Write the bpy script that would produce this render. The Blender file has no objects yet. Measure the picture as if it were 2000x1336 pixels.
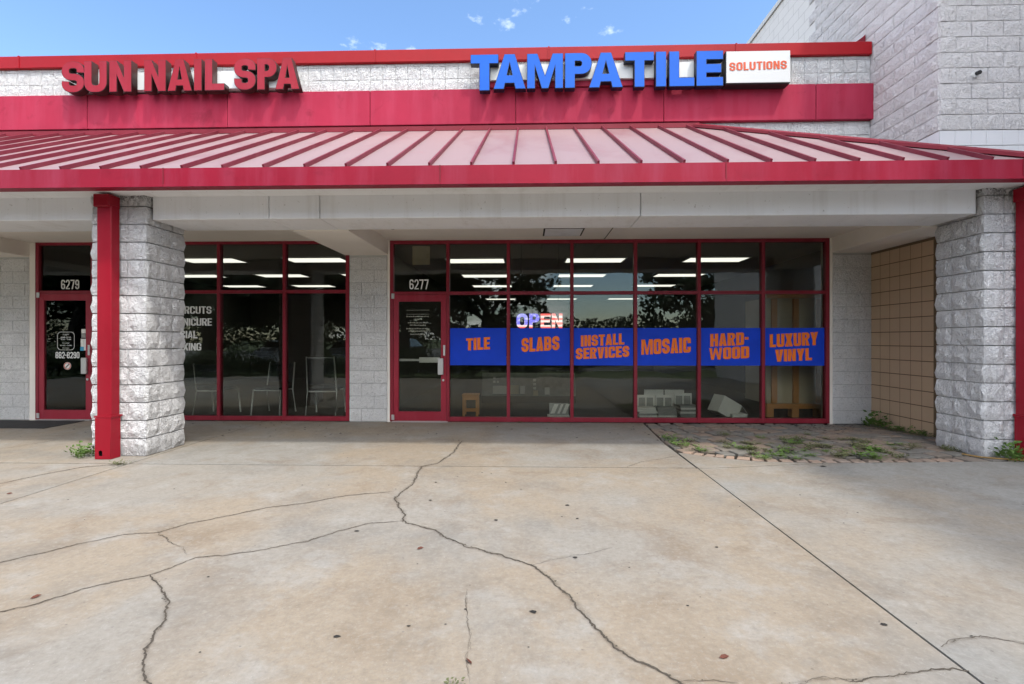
import bpy, bmesh, math, random
from mathutils import Matrix, Vector, noise
random.seed(7)
R = math.radians
SC = bpy.context.scene
COL = SC.collection

# ------------------------------------------------------------------ camera, sky, sun, exposure
cam = bpy.data.cameras.new('camera')
cam.sensor_width = 36.0
cam.lens = 985.0 / 2000.0 * 36.0
cam.shift_y = -0.0025
cam.clip_start = 0.05
cam.clip_end = 3000
camo = bpy.data.objects.new('camera', cam)
COL.objects.link(camo)
camo.location = (0, 0, 1.33)
camo.rotation_euler = (R(90), 0, math.atan(30 / 985.0))
SC.camera = camo

SUN = Vector((0.40, -0.45, 1.0)).normalized()
EXPOSURE = 1.93
SKY_STRENGTH = 0.15
SUN_STRENGTH = 0.75
sun = bpy.data.lights.new('sun', 'SUN')
sun.energy = SUN_STRENGTH
sun.angle = R(3.0)
sun.color = (1.0, 0.95, 0.87)
suno = bpy.data.objects.new('sun', sun)
COL.objects.link(suno)
suno.rotation_euler = SUN.to_track_quat('Z', 'Y').to_euler()
suno.location = (6, -6, 20)

world = bpy.data.worlds.new('World')
SC.world = world
world.use_nodes = True
wt = world.node_tree
wn = wt.nodes
wl = wt.links
bg = wn['Background']
bg.inputs['Strength'].default_value = SKY_STRENGTH
sky = wn.new('ShaderNodeTexSky')
sky.sky_type = 'NISHITA'
sky.sun_disc = False
sky.sun_elevation = math.asin(SUN.z)
sky.sun_rotation = math.atan2(SUN.x, SUN.y)
sky.air_density = 1.0
sky.dust_density = 0.4
sky.ozone_density = 2.0
# broken bright cloud cover, thickened out of view to add fill; clear gap ahead
tc = wn.new('ShaderNodeTexCoord')


def wmath(op, x, y=0.0):
    m = wn.new('ShaderNodeMath'); m.operation = op
    for v, i in ((x, 0), (y, 1)):
        if isinstance(v, (int, float)): m.inputs[i].default_value = v
        else: wl.new(v, m.inputs[i])
    return m.outputs[0]


sep = wn.new('ShaderNodeSeparateXYZ')
wl.new(tc.outputs['Generated'], sep.inputs[0])
zc = wmath('ADD', wmath('MAXIMUM', sep.outputs['Z'], 0.0), 0.22)
cmb = wn.new('ShaderNodeCombineXYZ')
wl.new(wmath('DIVIDE', sep.outputs['X'], zc), cmb.inputs[0])
wl.new(wmath('DIVIDE', sep.outputs['Y'], zc), cmb.inputs[1])
turn = wn.new('ShaderNodeMapping'); turn.inputs['Rotation'].default_value = (0, 0, R(-28))
wl.new(cmb.outputs[0], turn.inputs[0])


def wnoise(scale, detail, rough, off):
    t = wn.new('ShaderNodeTexNoise')
    t.inputs['Scale'].default_value = scale
    t.inputs['Detail'].default_value = detail
    t.inputs['Roughness'].default_value = rough
    mp = wn.new('ShaderNodeMapping'); mp.inputs['Location'].default_value = off
    wl.new(turn.outputs[0], mp.inputs[0]); wl.new(mp.outputs[0], t.inputs['Vector'])
    return t.outputs['Fac']


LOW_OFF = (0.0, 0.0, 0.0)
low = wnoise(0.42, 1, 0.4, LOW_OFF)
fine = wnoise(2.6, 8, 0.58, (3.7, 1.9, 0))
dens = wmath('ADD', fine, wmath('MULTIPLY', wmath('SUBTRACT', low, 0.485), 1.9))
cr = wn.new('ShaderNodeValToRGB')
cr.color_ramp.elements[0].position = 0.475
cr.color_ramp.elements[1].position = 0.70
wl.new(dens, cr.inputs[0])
hs = wn.new('ShaderNodeHueSaturation')
hs.inputs['Saturation'].default_value = 1.08
hs.inputs['Value'].default_value = 0.55
wl.new(sky.outputs[0], hs.inputs['Color'])
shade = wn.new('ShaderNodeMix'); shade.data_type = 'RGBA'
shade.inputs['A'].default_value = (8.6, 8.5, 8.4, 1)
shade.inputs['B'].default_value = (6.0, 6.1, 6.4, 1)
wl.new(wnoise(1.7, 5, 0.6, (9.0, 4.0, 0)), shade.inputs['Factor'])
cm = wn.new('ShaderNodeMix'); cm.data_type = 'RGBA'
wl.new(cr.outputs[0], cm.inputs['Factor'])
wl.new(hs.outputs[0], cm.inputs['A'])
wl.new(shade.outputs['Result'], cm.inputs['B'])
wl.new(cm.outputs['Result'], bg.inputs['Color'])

vs = SC.view_settings
vs.view_transform = 'Standard'
vs.look = 'None'
vs.gamma = 1.0
vs.exposure = EXPOSURE
vs.use_curve_mapping = False
SC.cycles.max_bounces = 6
SC.cycles.transparent_max_bounces = 16
SC.cycles.use_denoising = True
SC.cycles.caustics_reflective = False
SC.cycles.caustics_refractive = False


# ------------------------------------------------------------------ materials
def lin(h):
    if isinstance(h, str):
        h = h.lstrip('#')
        c = [int(h[i:i + 2], 16) / 255 for i in (0, 2, 4)]
        return tuple(v / 12.92 if v < 0.04045 else ((v + 0.055) / 1.055) ** 2.4 for v in c)
    return tuple(h)


def mul(c, k):
    return tuple(max(0.0, min(1.0, v * k)) for v in c)


class NT:
    def __init__(s, name):
        s.m = bpy.data.materials.new(name)
        s.m.use_nodes = True
        s.t = s.m.node_tree
        s.n = s.t.nodes
        s.b = s.n['Principled BSDF']
        s.pos = s.n.new('ShaderNodeNewGeometry').outputs['Position']

    def l(s, a, b):
        s.t.links.new(a, b)

    def noise(s, scale, detail=4, rough=0.55, stretch=None, off=None, dist=0.0):
        t = s.n.new('ShaderNodeTexNoise')
        t.inputs['Scale'].default_value = scale
        t.inputs['Detail'].default_value = detail
        t.inputs['Roughness'].default_value = rough
        t.inputs['Distortion'].default_value = dist
        src = s.pos
        if stretch or off:
            m = s.n.new('ShaderNodeMapping')
            m.inputs['Scale'].default_value = stretch or (1, 1, 1)
            m.inputs['Location'].default_value = off or (0, 0, 0)
            s.l(src, m.inputs[0])
            src = m.outputs[0]
        s.l(src, t.inputs['Vector'])
        return t.outputs['Fac']

    def ramp(s, fac, p0, p1, c0=(0, 0, 0), c1=(1, 1, 1)):
        r = s.n.new('ShaderNodeValToRGB')
        r.color_ramp.elements[0].position = p0
        r.color_ramp.elements[1].position = p1
        r.color_ramp.elements[0].color = (*c0, 1)
        r.color_ramp.elements[1].color = (*c1, 1)
        s.l(fac, r.inputs[0])
        return r.outputs[0]

    def mix(s, fac, a, b, mode='MIX'):
        m = s.n.new('ShaderNodeMix')
        m.data_type = 'RGBA'
        m.blend_type = mode
        for v, k in ((fac, 'Factor'), (a, 'A'), (b, 'B')):
            if isinstance(v, (int, float)):
                m.inputs[k].default_value = v
            elif isinstance(v, tuple):
                m.inputs[k].default_value = (*v, 1)
            else:
                s.l(v, m.inputs[k])
        return m.outputs['Result']

    def math(s, op, a, b=0.0):
        m = s.n.new('ShaderNodeMath')
        m.operation = op
        for v, i in ((a, 0), (b, 1)):
            if isinstance(v, (int, float)):
                m.inputs[i].default_value = v
            else:
                s.l(v, m.inputs[i])
        return m.outputs[0]

    def attr(s, name):
        a = s.n.new('ShaderNodeAttribute')
        a.attribute_type = 'OBJECT'
        a.attribute_name = name
        return a.outputs['Fac']

    def rnd(s):
        return s.n.new('ShaderNodeObjectInfo').outputs['Random']

    def bump(s, h, strength, dist=0.01, prev=None):
        b = s.n.new('ShaderNodeBump')
        b.inputs['Strength'].default_value = strength
        b.inputs['Distance'].default_value = dist
        s.l(h, b.inputs['Height'])
        if prev is not None:
            s.l(prev, b.inputs['Normal'])
        s.l(b.outputs[0], s.b.inputs['Normal'])
        return b.outputs[0]

    def fin(s, color, rough=0.7, metal=0.0, spec=0.4):
        if isinstance(color, tuple):
            s.b.inputs['Base Color'].default_value = (*color, 1)
        else:
            s.l(color, s.b.inputs['Base Color'])
        if isinstance(rough, (int, float)):
            s.b.inputs['Roughness'].default_value = rough
        else:
            s.l(rough, s.b.inputs['Roughness'])
        s.b.inputs['Metallic'].default_value = metal
        s.b.inputs['Specular IOR Level'].default_value = spec
        return s.m


def simple(name, c, rough=0.6, var=0.12, vs_=2.0, bump=0.0, bs=60, metal=0.0, spec=0.4, bd=0.004):
    t = NT(name)
    c = lin(c)
    f = t.noise(vs_, 5)
    col = t.mix(f, mul(c, 1 - var), mul(c, 1 + var))
    if bump:
        t.bump(t.noise(bs, 4), bump, bd)
    return t.fin(col, rough, metal, spec)


M = {}


def rock_mat(name, base, pits=0.5, pit_col=(0.16, 0.15, 0.14), mildew=False, bstr=0.9):
    t = NT(name)
    base = lin(base)
    n1 = t.noise(1.3, 5)
    col = t.mix(n1, mul(base, 0.90), mul(base, 1.05))
    rr = t.rnd()
    col = t.mix(t.math('MULTIPLY', rr, 0.14), col, mul(base, 0.72))
    chip = t.noise(34, 3, 0.6, stretch=(1.0, 1.0, 1.5), dist=1.3)
    col = t.mix(t.math('MULTIPLY', t.ramp(chip, 0.55, 0.66), pits), col, pit_col)
    grime = t.noise(2.2, 6, 0.65, off=(4, 2, 1))
    col = t.mix(t.math('MULTIPLY', t.ramp(grime, 0.52, 0.78), 0.30), col, mul(base, 0.55))
    if mildew:
        s = t.n.new('ShaderNodeSeparateXYZ')
        t.l(t.pos, s.inputs[0])
        z = s.outputs['Z']
        zz = t.math('ADD', z, t.math('MULTIPLY', t.noise(7, 4), 0.5))
        top = t.ramp(t.math('MULTIPLY', zz, 0.25), 0.765, 0.80)
        spots = t.ramp(t.noise(24, 4, 0.7, dist=1.0), 0.44, 0.58)
        col = t.mix(t.math('MULTIPLY', t.math('MULTIPLY', top, spots), 0.75), col, (0.06, 0.055, 0.05))
        low = t.ramp(t.math('MULTIPLY', zz, 0.5), 0.14, 0.24, (1, 1, 1), (0, 0, 0))
        col = t.mix(t.math('MULTIPLY', low, 0.45), col, mul(base, 0.45))
    b1 = t.bump(t.noise(15, 4, 0.66, stretch=(1.3, 1.3, 1.0), dist=2.2), bstr, 0.06)
    t.bump(chip, 0.9, 0.012, b1)
    return t.fin(col, 0.97, 0, 0.08)


M['rock_white'] = rock_mat('painted_split_face_block', (0.86, 0.86, 0.87), 0.10, mildew=True)
M['rock_par'] = rock_mat('parapet_split_face_block', (0.84, 0.84, 0.83), 0.12)
M['rock_pil'] = rock_mat('pitted_pilaster_block', (0.88, 0.87, 0.86), 0.34, (0.26, 0.24, 0.22), bstr=0.8)
M['rock_tall'] = rock_mat('grey_split_face_block', (0.78, 0.75, 0.745), 0.22, (0.25, 0.23, 0.22), bstr=0.8)
M['mortar'] = simple('painted_mortar', (0.55, 0.545, 0.53), 0.9, 0.15, 6, 0.3, 80)
M['mortar_tall'] = simple('grey_mortar', (0.42, 0.40, 0.39), 0.9, 0.15, 6, 0.3, 80)
M['smooth_grey'] = simple('smooth_grey_painted_block', (0.64, 0.64, 0.66), 0.7, 0.06, 5, 0.25, 120)
M['tan'] = simple('tan_painted_block', (0.52, 0.375, 0.25), 0.75, 0.16, 1.6, 0.35, 90)
M['tan_mortar'] = simple('tan_mortar', (0.15, 0.105, 0.065), 0.9, 0.2, 5)
def stucco_mat():
    t = NT('white_stucco')
    c = (0.84, 0.845, 0.865)
    col = t.mix(t.noise(1.6, 4), mul(c, 0.90), mul(c, 1.04))
    st = t.noise(2.4, 5, 0.65, stretch=(2.2, 1.0, 0.10), off=(5, 1, 2))
    col = t.mix(t.math('MULTIPLY', t.ramp(st, 0.52, 0.74), 0.30), col, (0.48, 0.45, 0.40))
    sp = t.noise(26, 3, 0.6, off=(3, 3, 3))
    col = t.mix(t.math('MULTIPLY', t.ramp(sp, 0.68, 0.74), 0.5), col, (0.25, 0.23, 0.20))
    t.bump(t.noise(110, 3), 0.35, 0.005)
    return t.fin(col, 0.85, 0, 0.3)


M['stucco'] = stucco_mat()
M['soffit'] = simple('beige_soffit_paint', (0.83, 0.78, 0.71), 0.9, 0.12, 1.3, 0.2, 90)


def red_mat(name, c, fade, var=0.10, rough=0.5, streak=0.25, splash=0.3):
    t = NT(name)
    c = lin(c); fade = lin(fade)
    n = t.noise(0.9, 6, 0.6)
    col = t.mix(t.ramp(n, 0.38, 0.68), mul(c, 1 - var), mul(c, 1 + var))
    st = t.noise(3.0, 5, 0.6, stretch=(1.6, 1.0, 0.18), off=(2, 0, 7))
    col = t.mix(t.math('MULTIPLY', t.ramp(st, 0.45, 0.75), streak), col, fade)
    sp = t.noise(2.6, 7, 0.68, off=(9, 3, 1), dist=0.6)
    col = t.mix(t.math('MULTIPLY', t.ramp(sp, 0.56, 0.70), splash), col, mul(c, 0.55))
    t.bump(t.noise(14, 3), 0.12, 0.01)
    return t.fin(col, rough, 0, 0.22)


M['red_band'] = red_mat('faded_red_stucco_band', (0.36, 0.022, 0.055), (0.46, 0.07, 0.125), rough=0.75, streak=0.35, splash=0.62)
M['red_cap'] = red_mat('bright_red_coping_paint', (0.33, 0.006, 0.011), (0.37, 0.022, 0.03), rough=0.4, streak=0.15, splash=0.12)
M['red_fascia'] = red_mat('red_fascia_paint', (0.28, 0.006, 0.026), (0.33, 0.05, 0.095), rough=0.45, streak=0.5, splash=0.3)
M['red_dark'] = red_mat('dark_red_flashing', (0.20, 0.016, 0.028), (0.24, 0.04, 0.06), rough=0.5)
M['red_rib'] = red_mat('weathered_red_rib', (0.17, 0.024, 0.040), (0.30, 0.10, 0.12), rough=0.45, streak=0.3)
M['red_pipe'] = red_mat('red_downpipe_paint', (0.28, 0.007, 0.019), (0.32, 0.035, 0.05), rough=0.35, streak=0.2, splash=0.2)
M['red_frame'] = red_mat('red_aluminium_frame', (0.24, 0.020, 0.034), (0.36, 0.07, 0.10), rough=0.4, streak=0.3, splash=0.2)
M['red_door'] = red_mat('red_door_frame_paint', (0.32, 0.026, 0.045), (0.42, 0.09, 0.12), rough=0.4, streak=0.3, splash=0.2)


def roof_mat():
    t = NT('pale_sheen_roof_metal')
    a, b = (0.285, 0.195, 0.195), (0.235, 0.125, 0.13)  # pale pinks put the sky sheen of red metal into the colour
    n = t.noise(1.0, 6, 0.62, stretch=(1.4, 0.7, 1), dist=0.5)
    col = t.mix(t.ramp(n, 0.48, 0.74), a, b)
    bl = t.noise(5.0, 6, 0.7, off=(1, 5, 2), dist=0.8)
    col = t.mix(t.math('MULTIPLY', t.ramp(bl, 0.58, 0.74), 0.35), col, (0.33, 0.13, 0.15))
    col = t.mix(t.math('MULTIPLY', t.rnd(), 0.22), col, (0.32, 0.24, 0.235))
    return t.fin(col, 0.5, 0, 0.45)


M['roof'] = roof_mat()


def concrete_mat():
    t = NT('stained_concrete')
    tint = t.attr('tint')
    grey, tan = (0.275, 0.267, 0.245), (0.305, 0.250, 0.185)
    big = t.noise(0.42, 6, 0.6, off=(3, 8, 0), dist=0.4)
    f = t.math('ADD', t.ramp(big, 0.42, 0.58), t.math('SUBTRACT', tint, 0.5))
    f2 = t.n.new('ShaderNodeClamp'); t.l(f, f2.inputs[0])
    col = t.mix(f2.outputs[0], grey, tan)
    med = t.noise(1.5, 6, 0.68, off=(7, 1, 0), dist=0.7)
    col = t.mix(t.math('MULTIPLY', t.ramp(med, 0.50, 0.68), 0.50), col, (0.185, 0.128, 0.078))
    gr = t.noise(0.9, 5, 0.7, off=(1, 14, 0), dist=0.3)
    col = t.mix(t.math('MULTIPLY', t.ramp(gr, 0.50, 0.70), 0.50), col, (0.15, 0.146, 0.138))
    lt = t.noise(2.1, 5, 0.7, off=(11, 4, 0))
    col = t.mix(t.math('MULTIPLY', t.ramp(lt, 0.52, 0.68), 0.55), col, (0.35, 0.34, 0.315))
    # walk a little darker below the canopy, with an irregular border
    s = t.n.new('ShaderNodeSeparateXYZ'); t.l(t.pos, s.inputs[0])
    yy = t.math('ADD', s.outputs['Y'], t.math('MULTIPLY', t.noise(1.2, 6, 0.7), 1.1))
    walk_tone = t.ramp(t.math('MULTIPLY', yy, 0.1), 0.66, 0.76)
    col = t.mix(t.math('MULTIPLY', walk_tone, 0.14), col, (0.20, 0.175, 0.145))
    fine = t.noise(75, 4, 0.7)
    col = t.mix(t.ramp(fine, 0.35, 0.7), mul(grey, 0.62), (1, 1, 1), 'MULTIPLY') if False else t.mix(
        t.math('MULTIPLY', t.ramp(fine, 0.42, 0.62, (1, 1, 1), (0, 0, 0)), 0.22), col, (0.20, 0.185, 0.16))
    v = t.n.new('ShaderNodeTexVoronoi'); v.inputs['Scale'].default_value = 46; t.l(t.pos, v.inputs['Vector'])
    sp = t.math('MULTIPLY', t.ramp(v.outputs['Distance'], 0.06, 0.12, (1, 1, 1), (0, 0, 0)), t.ramp(t.noise(3.3, 4), 0.46, 0.6))
    col = t.mix(t.math('MULTIPLY', sp, 0.6), col, (0.48, 0.47, 0.44))
    v2 = t.n.new('ShaderNodeTexVoronoi'); v2.inputs['Scale'].default_value = 9; t.l(t.pos, v2.inputs['Vector'])
    sp2 = t.ramp(v2.outputs['Distance'], 0.035, 0.07, (1, 1, 1), (0, 0, 0))
    col = t.mix(t.math('MULTIPLY', sp2, 0.5), col, (0.10, 0.09, 0.08))
    mot = t.noise(11, 6, 0.72, off=(2, 2, 2), dist=0.6)
    col = t.mix(t.math('MULTIPLY', t.ramp(mot, 0.44, 0.66), 0.26), col, (0.155, 0.135, 0.108))
    grn = t.noise(30, 4, 0.75)
    col = t.mix(t.math('MULTIPLY', t.ramp(grn, 0.52, 0.66), 0.24), col, (0.40, 0.385, 0.35))
    col = t.mix(t.math('MULTIPLY', t.ramp(grn, 0.34, 0.46, (1, 1, 1), (0, 0, 0)), 0.24), col, (0.13, 0.118, 0.10))
    b = t.bump(fine, 0.35, 0.004)
    t.bump(t.noise(6, 5), 0.15, 0.02, b)
    return t.fin(col, 0.88, 0, 0.25)


M['concrete'] = concrete_mat()
M['crack'] = simple('crack_dirt', (0.075, 0.062, 0.048), 0.95, 0.5, 30)
def stain_mat():
    t = NT('dirt_along_crack')
    a = t.n.new('ShaderNodeAttribute'); a.attribute_name = 'fade'
    f = t.math('MULTIPLY', t.math('POWER', a.outputs['Fac'], 1.4), t.ramp(t.noise(12, 5, .7), 0.35, 0.65))
    t.l(t.math('MULTIPLY', f, 0.42), t.b.inputs['Alpha'])
    return t.fin((0.13, 0.10, 0.072), 0.95, 0, 0.1)


M['crack_stain'] = stain_mat()
M['joint'] = simple('joint_dirt', (0.050, 0.044, 0.036), 0.95, 0.4, 12)
M['asphalt'] = simple('worn_asphalt', (0.115, 0.113, 0.110), 0.9, 0.3, 0.6, 0.4, 60)
M['lawn'] = simple('lawn_ground', (0.075, 0.10, 0.035), 0.95, 0.4, 0.5, 0.5, 30)
M['kerb'] = simple('kerb_concrete', (0.40, 0.39, 0.36), 0.9, 0.2, 2)


def paver_mat():
    t = NT('weathered_paver')
    r = t.rnd()
    c = t.mix(t.ramp(r, 0.25, 0.8), (0.20, 0.19, 0.17), (0.27, 0.21, 0.165))
    tint = t.attr('tint')
    c = t.mix(t.math('MULTIPLY', tint, 0.7), c, (0.40, 0.28, 0.21))
    c = t.mix(t.math('MULTIPLY', t.ramp(t.noise(2.0, 6, 0.7), 0.45, 0.7), 0.6), c, (0.13, 0.115, 0.10))
    t.bump(t.noise(50, 4), 0.4, 0.006)
    return t.fin(c, 0.9, 0, 0.2)


M['paver'] = paver_mat()
M['soil'] = simple('dark_soil', (0.030, 0.024, 0.017), 0.95, 0.5, 8, 0.8, 40, bd=0.02)


def glass_mat(name, tint):
    m = bpy.data.materials.new(name)
    m.use_nodes = True
    n = m.node_tree.nodes; l = m.node_tree.links
    n.remove(n['Principled BSDF'])
    tr = n.new('ShaderNodeBsdfTransparent'); tr.inputs[0].default_value = (*tint, 1)
    gl = n.new('ShaderNodeBsdfGlossy'); gl.inputs['Roughness'].default_value = 0.0
    gl.inputs[0].default_value = (0.95, 1.0, 0.97, 1)
    fr = n.new('ShaderNodeFresnel'); fr.inputs[0].default_value = 1.52
    ns = n.new('ShaderNodeTexNoise'); ns.inputs['Scale'].default_value = 1.6; ns.inputs['Detail'].default_value = 1
    ge = n.new('ShaderNodeNewGeometry'); l.new(ge.outputs['Position'], ns.inputs['Vector'])
    bp = n.new('ShaderNodeBump'); bp.inputs['Strength'].default_value = 0.05; bp.inputs['Distance'].default_value = 0.05
    l.new(ns.outputs['Fac'], bp.inputs['Height']); l.new(bp.outputs[0], gl.inputs['Normal'])
    mxs = n.new('ShaderNodeMixShader')
    l.new(fr.outputs[0], mxs.inputs[0]); l.new(tr.outputs[0], mxs.inputs[1]); l.new(gl.outputs[0], mxs.inputs[2])
    l.new(mxs.outputs[0], n['Material Output'].inputs[0])
    return m


M['glass'] = glass_mat('tinted_window_glass', (0.86, 0.87, 0.84))
M['carglass'] = simple('dark_car_glass', (0.02, 0.022, 0.025), 0.05, 0, 1, spec=0.8)
M['white_vinyl'] = simple('white_vinyl_lettering', (0.78, 0.78, 0.76), 0.6, 0.05, 8)
M['dim_vinyl'] = simple('worn_pale_lettering', (0.30, 0.30, 0.24), 0.7, 0.3, 30)
M['blue_vinyl'] = simple('blue_banner_vinyl', (0.005, 0.055, 0.60), 0.6, 0.22, 3.5, spec=0.25)
M['orange_vinyl'] = simple('orange_lettering', (1.0, 0.20, 0.012), 0.6, 0.10, 4)
M['sun_face'] = red_mat('faded_red_letter_face', (0.30, 0.014, 0.026), (0.38, 0.05, 0.08), rough=0.4, streak=0.35, splash=0.2)
M['sun_side'] = simple('brown_black_letter_side', (0.045, 0.020, 0.018), 0.45, 0.4, 4)
M['blue_face'] = simple('blue_letter_face', (0.012, 0.115, 0.55), 0.5, 0.18, 1.6, spec=0.2)
M['blue_side'] = simple('navy_black_letter_side', (0.010, 0.014, 0.035), 0.45, 0.3, 4)
M['panel_white'] = simple('white_sign_face', (0.60, 0.61, 0.60), 0.5, 0.04, 1)
M['panel_red'] = simple('red_orange_lettering', (0.58, 0.085, 0.028), 0.5, 0.08, 5)
M['black'] = simple('black_metal', (0.018, 0.018, 0.019), 0.5, 0.3, 6)
M['raceway'] = simple('white_raceway_metal', (0.66, 0.67, 0.66), 0.5, 0.08, 3)
M['alu'] = simple('brushed_aluminium', (0.58, 0.58, 0.57), 0.38, 0.08, 12, metal=0.6)
M['chrome'] = simple('chair_chrome', (0.85, 0.85, 0.82), 0.25, 0.05, 9, metal=0.15)
M['cream'] = simple('cream_paper', (0.60, 0.53, 0.38), 0.85, 0.06, 4)
M['rubber'] = simple('black_rubber_mat', (0.020, 0.020, 0.021), 0.9, 0.3, 10, 0.4, 120)
M['wood'] = simple('raw_crate_wood', (0.55, 0.25, 0.08), 0.75, 0.25, 7)
M['ply'] = simple('crate_plywood', (0.50, 0.43, 0.30), 0.8, 0.2, 3)
M['card'] = simple('white_carton', (0.82, 0.81, 0.75), 0.8, 0.1, 5)
M['tilegrey'] = simple('grey_tile_sample', (0.30, 0.30, 0.28), 0.4, 0.4, 9)
M['darkfab'] = simple('black_upholstery', (0.014, 0.014, 0.016), 0.8, 0.3, 20)
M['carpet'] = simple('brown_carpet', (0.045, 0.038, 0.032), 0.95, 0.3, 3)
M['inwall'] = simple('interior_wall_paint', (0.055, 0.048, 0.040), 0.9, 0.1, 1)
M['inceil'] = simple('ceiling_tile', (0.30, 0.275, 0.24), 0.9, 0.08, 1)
M['yellow'] = simple('yellow_cable_sheath', (0.26, 0.16, 0.05), 0.6, 0.2, 8)
M['leaf_g'] = simple('weed_leaf', (0.090, 0.165, 0.028), 0.6, 0.45, 14)
M['leaf_d'] = simple('dusty_weed_leaf', (0.11, 0.12, 0.05), 0.7, 0.45, 14)
M['leaf_b'] = simple('dry_leaf', (0.11, 0.032, 0.018), 0.7, 0.4, 30)
M['debris'] = simple('dark_litter', (0.022, 0.020, 0.018), 0.8, 0.3, 30)
M['oak'] = simple('oak_leaf', (0.035, 0.055, 0.018), 0.6, 0.5, 3)
M['hedge'] = simple('hedge_leaf', (0.055, 0.085, 0.025), 0.6, 0.5, 6)
M['bark'] = simple('oak_bark', (0.10, 0.085, 0.068), 0.95, 0.4, 9, 0.8, 25, bd=0.03)
M['palebark'] = simple('pale_palm_bark', (0.30, 0.28, 0.25), 0.9, 0.3, 5, 0.5, 20)
for k, c in (('car_a', (0.62, 0.63, 0.64)), ('car_b', (0.05, 0.055, 0.065)), ('car_c', (0.36, 0.37, 0.38)), ('car_d', (0.20, 0.03, 0.03))):
    M[k] = simple(k.replace('car_a', 'white').replace('car_b', 'black').replace('car_c', 'silver').replace('car_d', 'maroon') + '_car_paint', c, 0.22, 0.03, 2, spec=0.6)


def emit(name, c, s):
    m = bpy.data.materials.new(name)
    m.use_nodes = True
    b = m.node_tree.nodes['Principled BSDF']
    b.inputs['Base Color'].default_value = (*mul(c, 0.6), 1)
    b.inputs['Emission Color'].default_value = (*c, 1)
    b.inputs['Emission Strength'].default_value = s
    return m


M['tube'] = emit('lit_fluorescent_diffuser', (1.0, 0.98, 0.90), 0.42)


def neon(name, stars):
    t = NT(name)
    s = t.n.new('ShaderNodeSeparateXYZ'); t.l(t.pos, s.inputs[0])
    w = t.math('FRACT', t.math('MULTIPLY', s.outputs['Z'], 14.0))
    stripes = t.mix(t.ramp(w, 0.48, 0.52), (1.0, 0.13, 0.12), (1.0, 0.80, 0.78))
    if stars:
        v = t.n.new('ShaderNodeTexVoronoi'); v.inputs['Scale'].default_value = 42; t.l(t.pos, v.inputs['Vector'])
        st = t.mix(t.ramp(v.outputs['Distance'], 0.30, 0.42), (0.80, 0.76, 1.0), (0.18, 0.16, 0.95))
        low = t.ramp(t.math('SUBTRACT', s.outputs['Z'], 1.0), 0.555, 0.575)
        c = t.mix(low, stripes, st)
    else:
        c = stripes
    t.b.inputs['Emission Strength'].default_value = 0.42
    t.l(c, t.b.inputs['Emission Color'])
    return t.fin((0.3, 0.3, 0.3), 0.5)


M['neon_b'] = neon('lit_open_sign_stars', True)
M['neon_r'] = neon('lit_open_sign_stripes', False)

# ------------------------------------------------------------------ object helpers
WM = {}


def link(o, parent=None, W=None):
    COL.objects.link(o)
    W = W or Matrix.Identity(4)
    o.matrix_basis = W
    if parent is not None:
        o.parent = parent
        o.matrix_parent_inverse = WM[parent.name].inverted()
    WM[o.name] = W
    return o


def tag(o, label=None, cat=None, group=None, kind=None):
    if label: o['label'] = label
    if cat: o['category'] = cat
    if group: o['group'] = group
    if kind: o['kind'] = kind
    return o


def thing(name, label, cat, loc=(0, 0, 0), group=None, rz=0.0):
    o = bpy.data.objects.new(name, None)
    o.empty_display_size = 0.1
    link(o, None, Matrix.Translation(loc) @ Matrix.Rotation(rz, 4, 'Z'))
    return tag(o, label, cat, group)


def mesh(name, V, F, mat, smooth=False):
    me = bpy.data.meshes.new(name)
    me.from_pydata([tuple(v) for v in V], [], F)
    if mat is not None:
        me.materials.append(mat)
    if smooth:
        me.polygons.foreach_set('use_smooth', [True] * len(me.polygons))
    return me


def obj(name, V, F, mat, parent=None, W=None, smooth=False):
    return link(bpy.data.objects.new(name, mesh(name, V, F, mat, smooth)), parent, W)


def inst(name, me, parent, W):
    return link(bpy.data.objects.new(name, me), parent, W)


BF = [(0, 3, 2, 1), (4, 5, 6, 7), (0, 1, 5, 4), (1, 2, 6, 5), (2, 3, 7, 6), (3, 0, 4, 7)]


def boxv(x0, x1, y0, y1, z0, z1):
    return [(x0, y0, z0), (x1, y0, z0), (x1, y1, z0), (x0, y1, z0), (x0, y0, z1), (x1, y0, z1), (x1, y1, z1), (x0, y1, z1)]


def boxes(name, L, mat, parent=None, W=None):
    V, F = [], []
    for b in L:
        n = len(V)
        V += boxv(*b)
        F += [tuple(i + n for i in f) for f in BF]
    return obj(name, V, F, mat, parent, W)


def box(name, x0, x1, y0, y1, z0, z1, mat, parent=None, bev=0.0, W=None):
    if bev <= 0:
        return obj(name, boxv(x0, x1, y0, y1, z0, z1), BF, mat, parent, W)
    bm = bmesh.new()
    vs_ = [bm.verts.new(v) for v in boxv(x0, x1, y0, y1, z0, z1)]
    for f in BF:
        bm.faces.new([vs_[i] for i in f])
    bmesh.ops.bevel(bm, geom=bm.edges[:], offset=bev, segments=1, affect='EDGES')
    me = bpy.data.meshes.new(name)
    bm.to_mesh(me); bm.free()
    me.materials.append(mat)
    return link(bpy.data.objects.new(name, me), parent, W)


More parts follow.
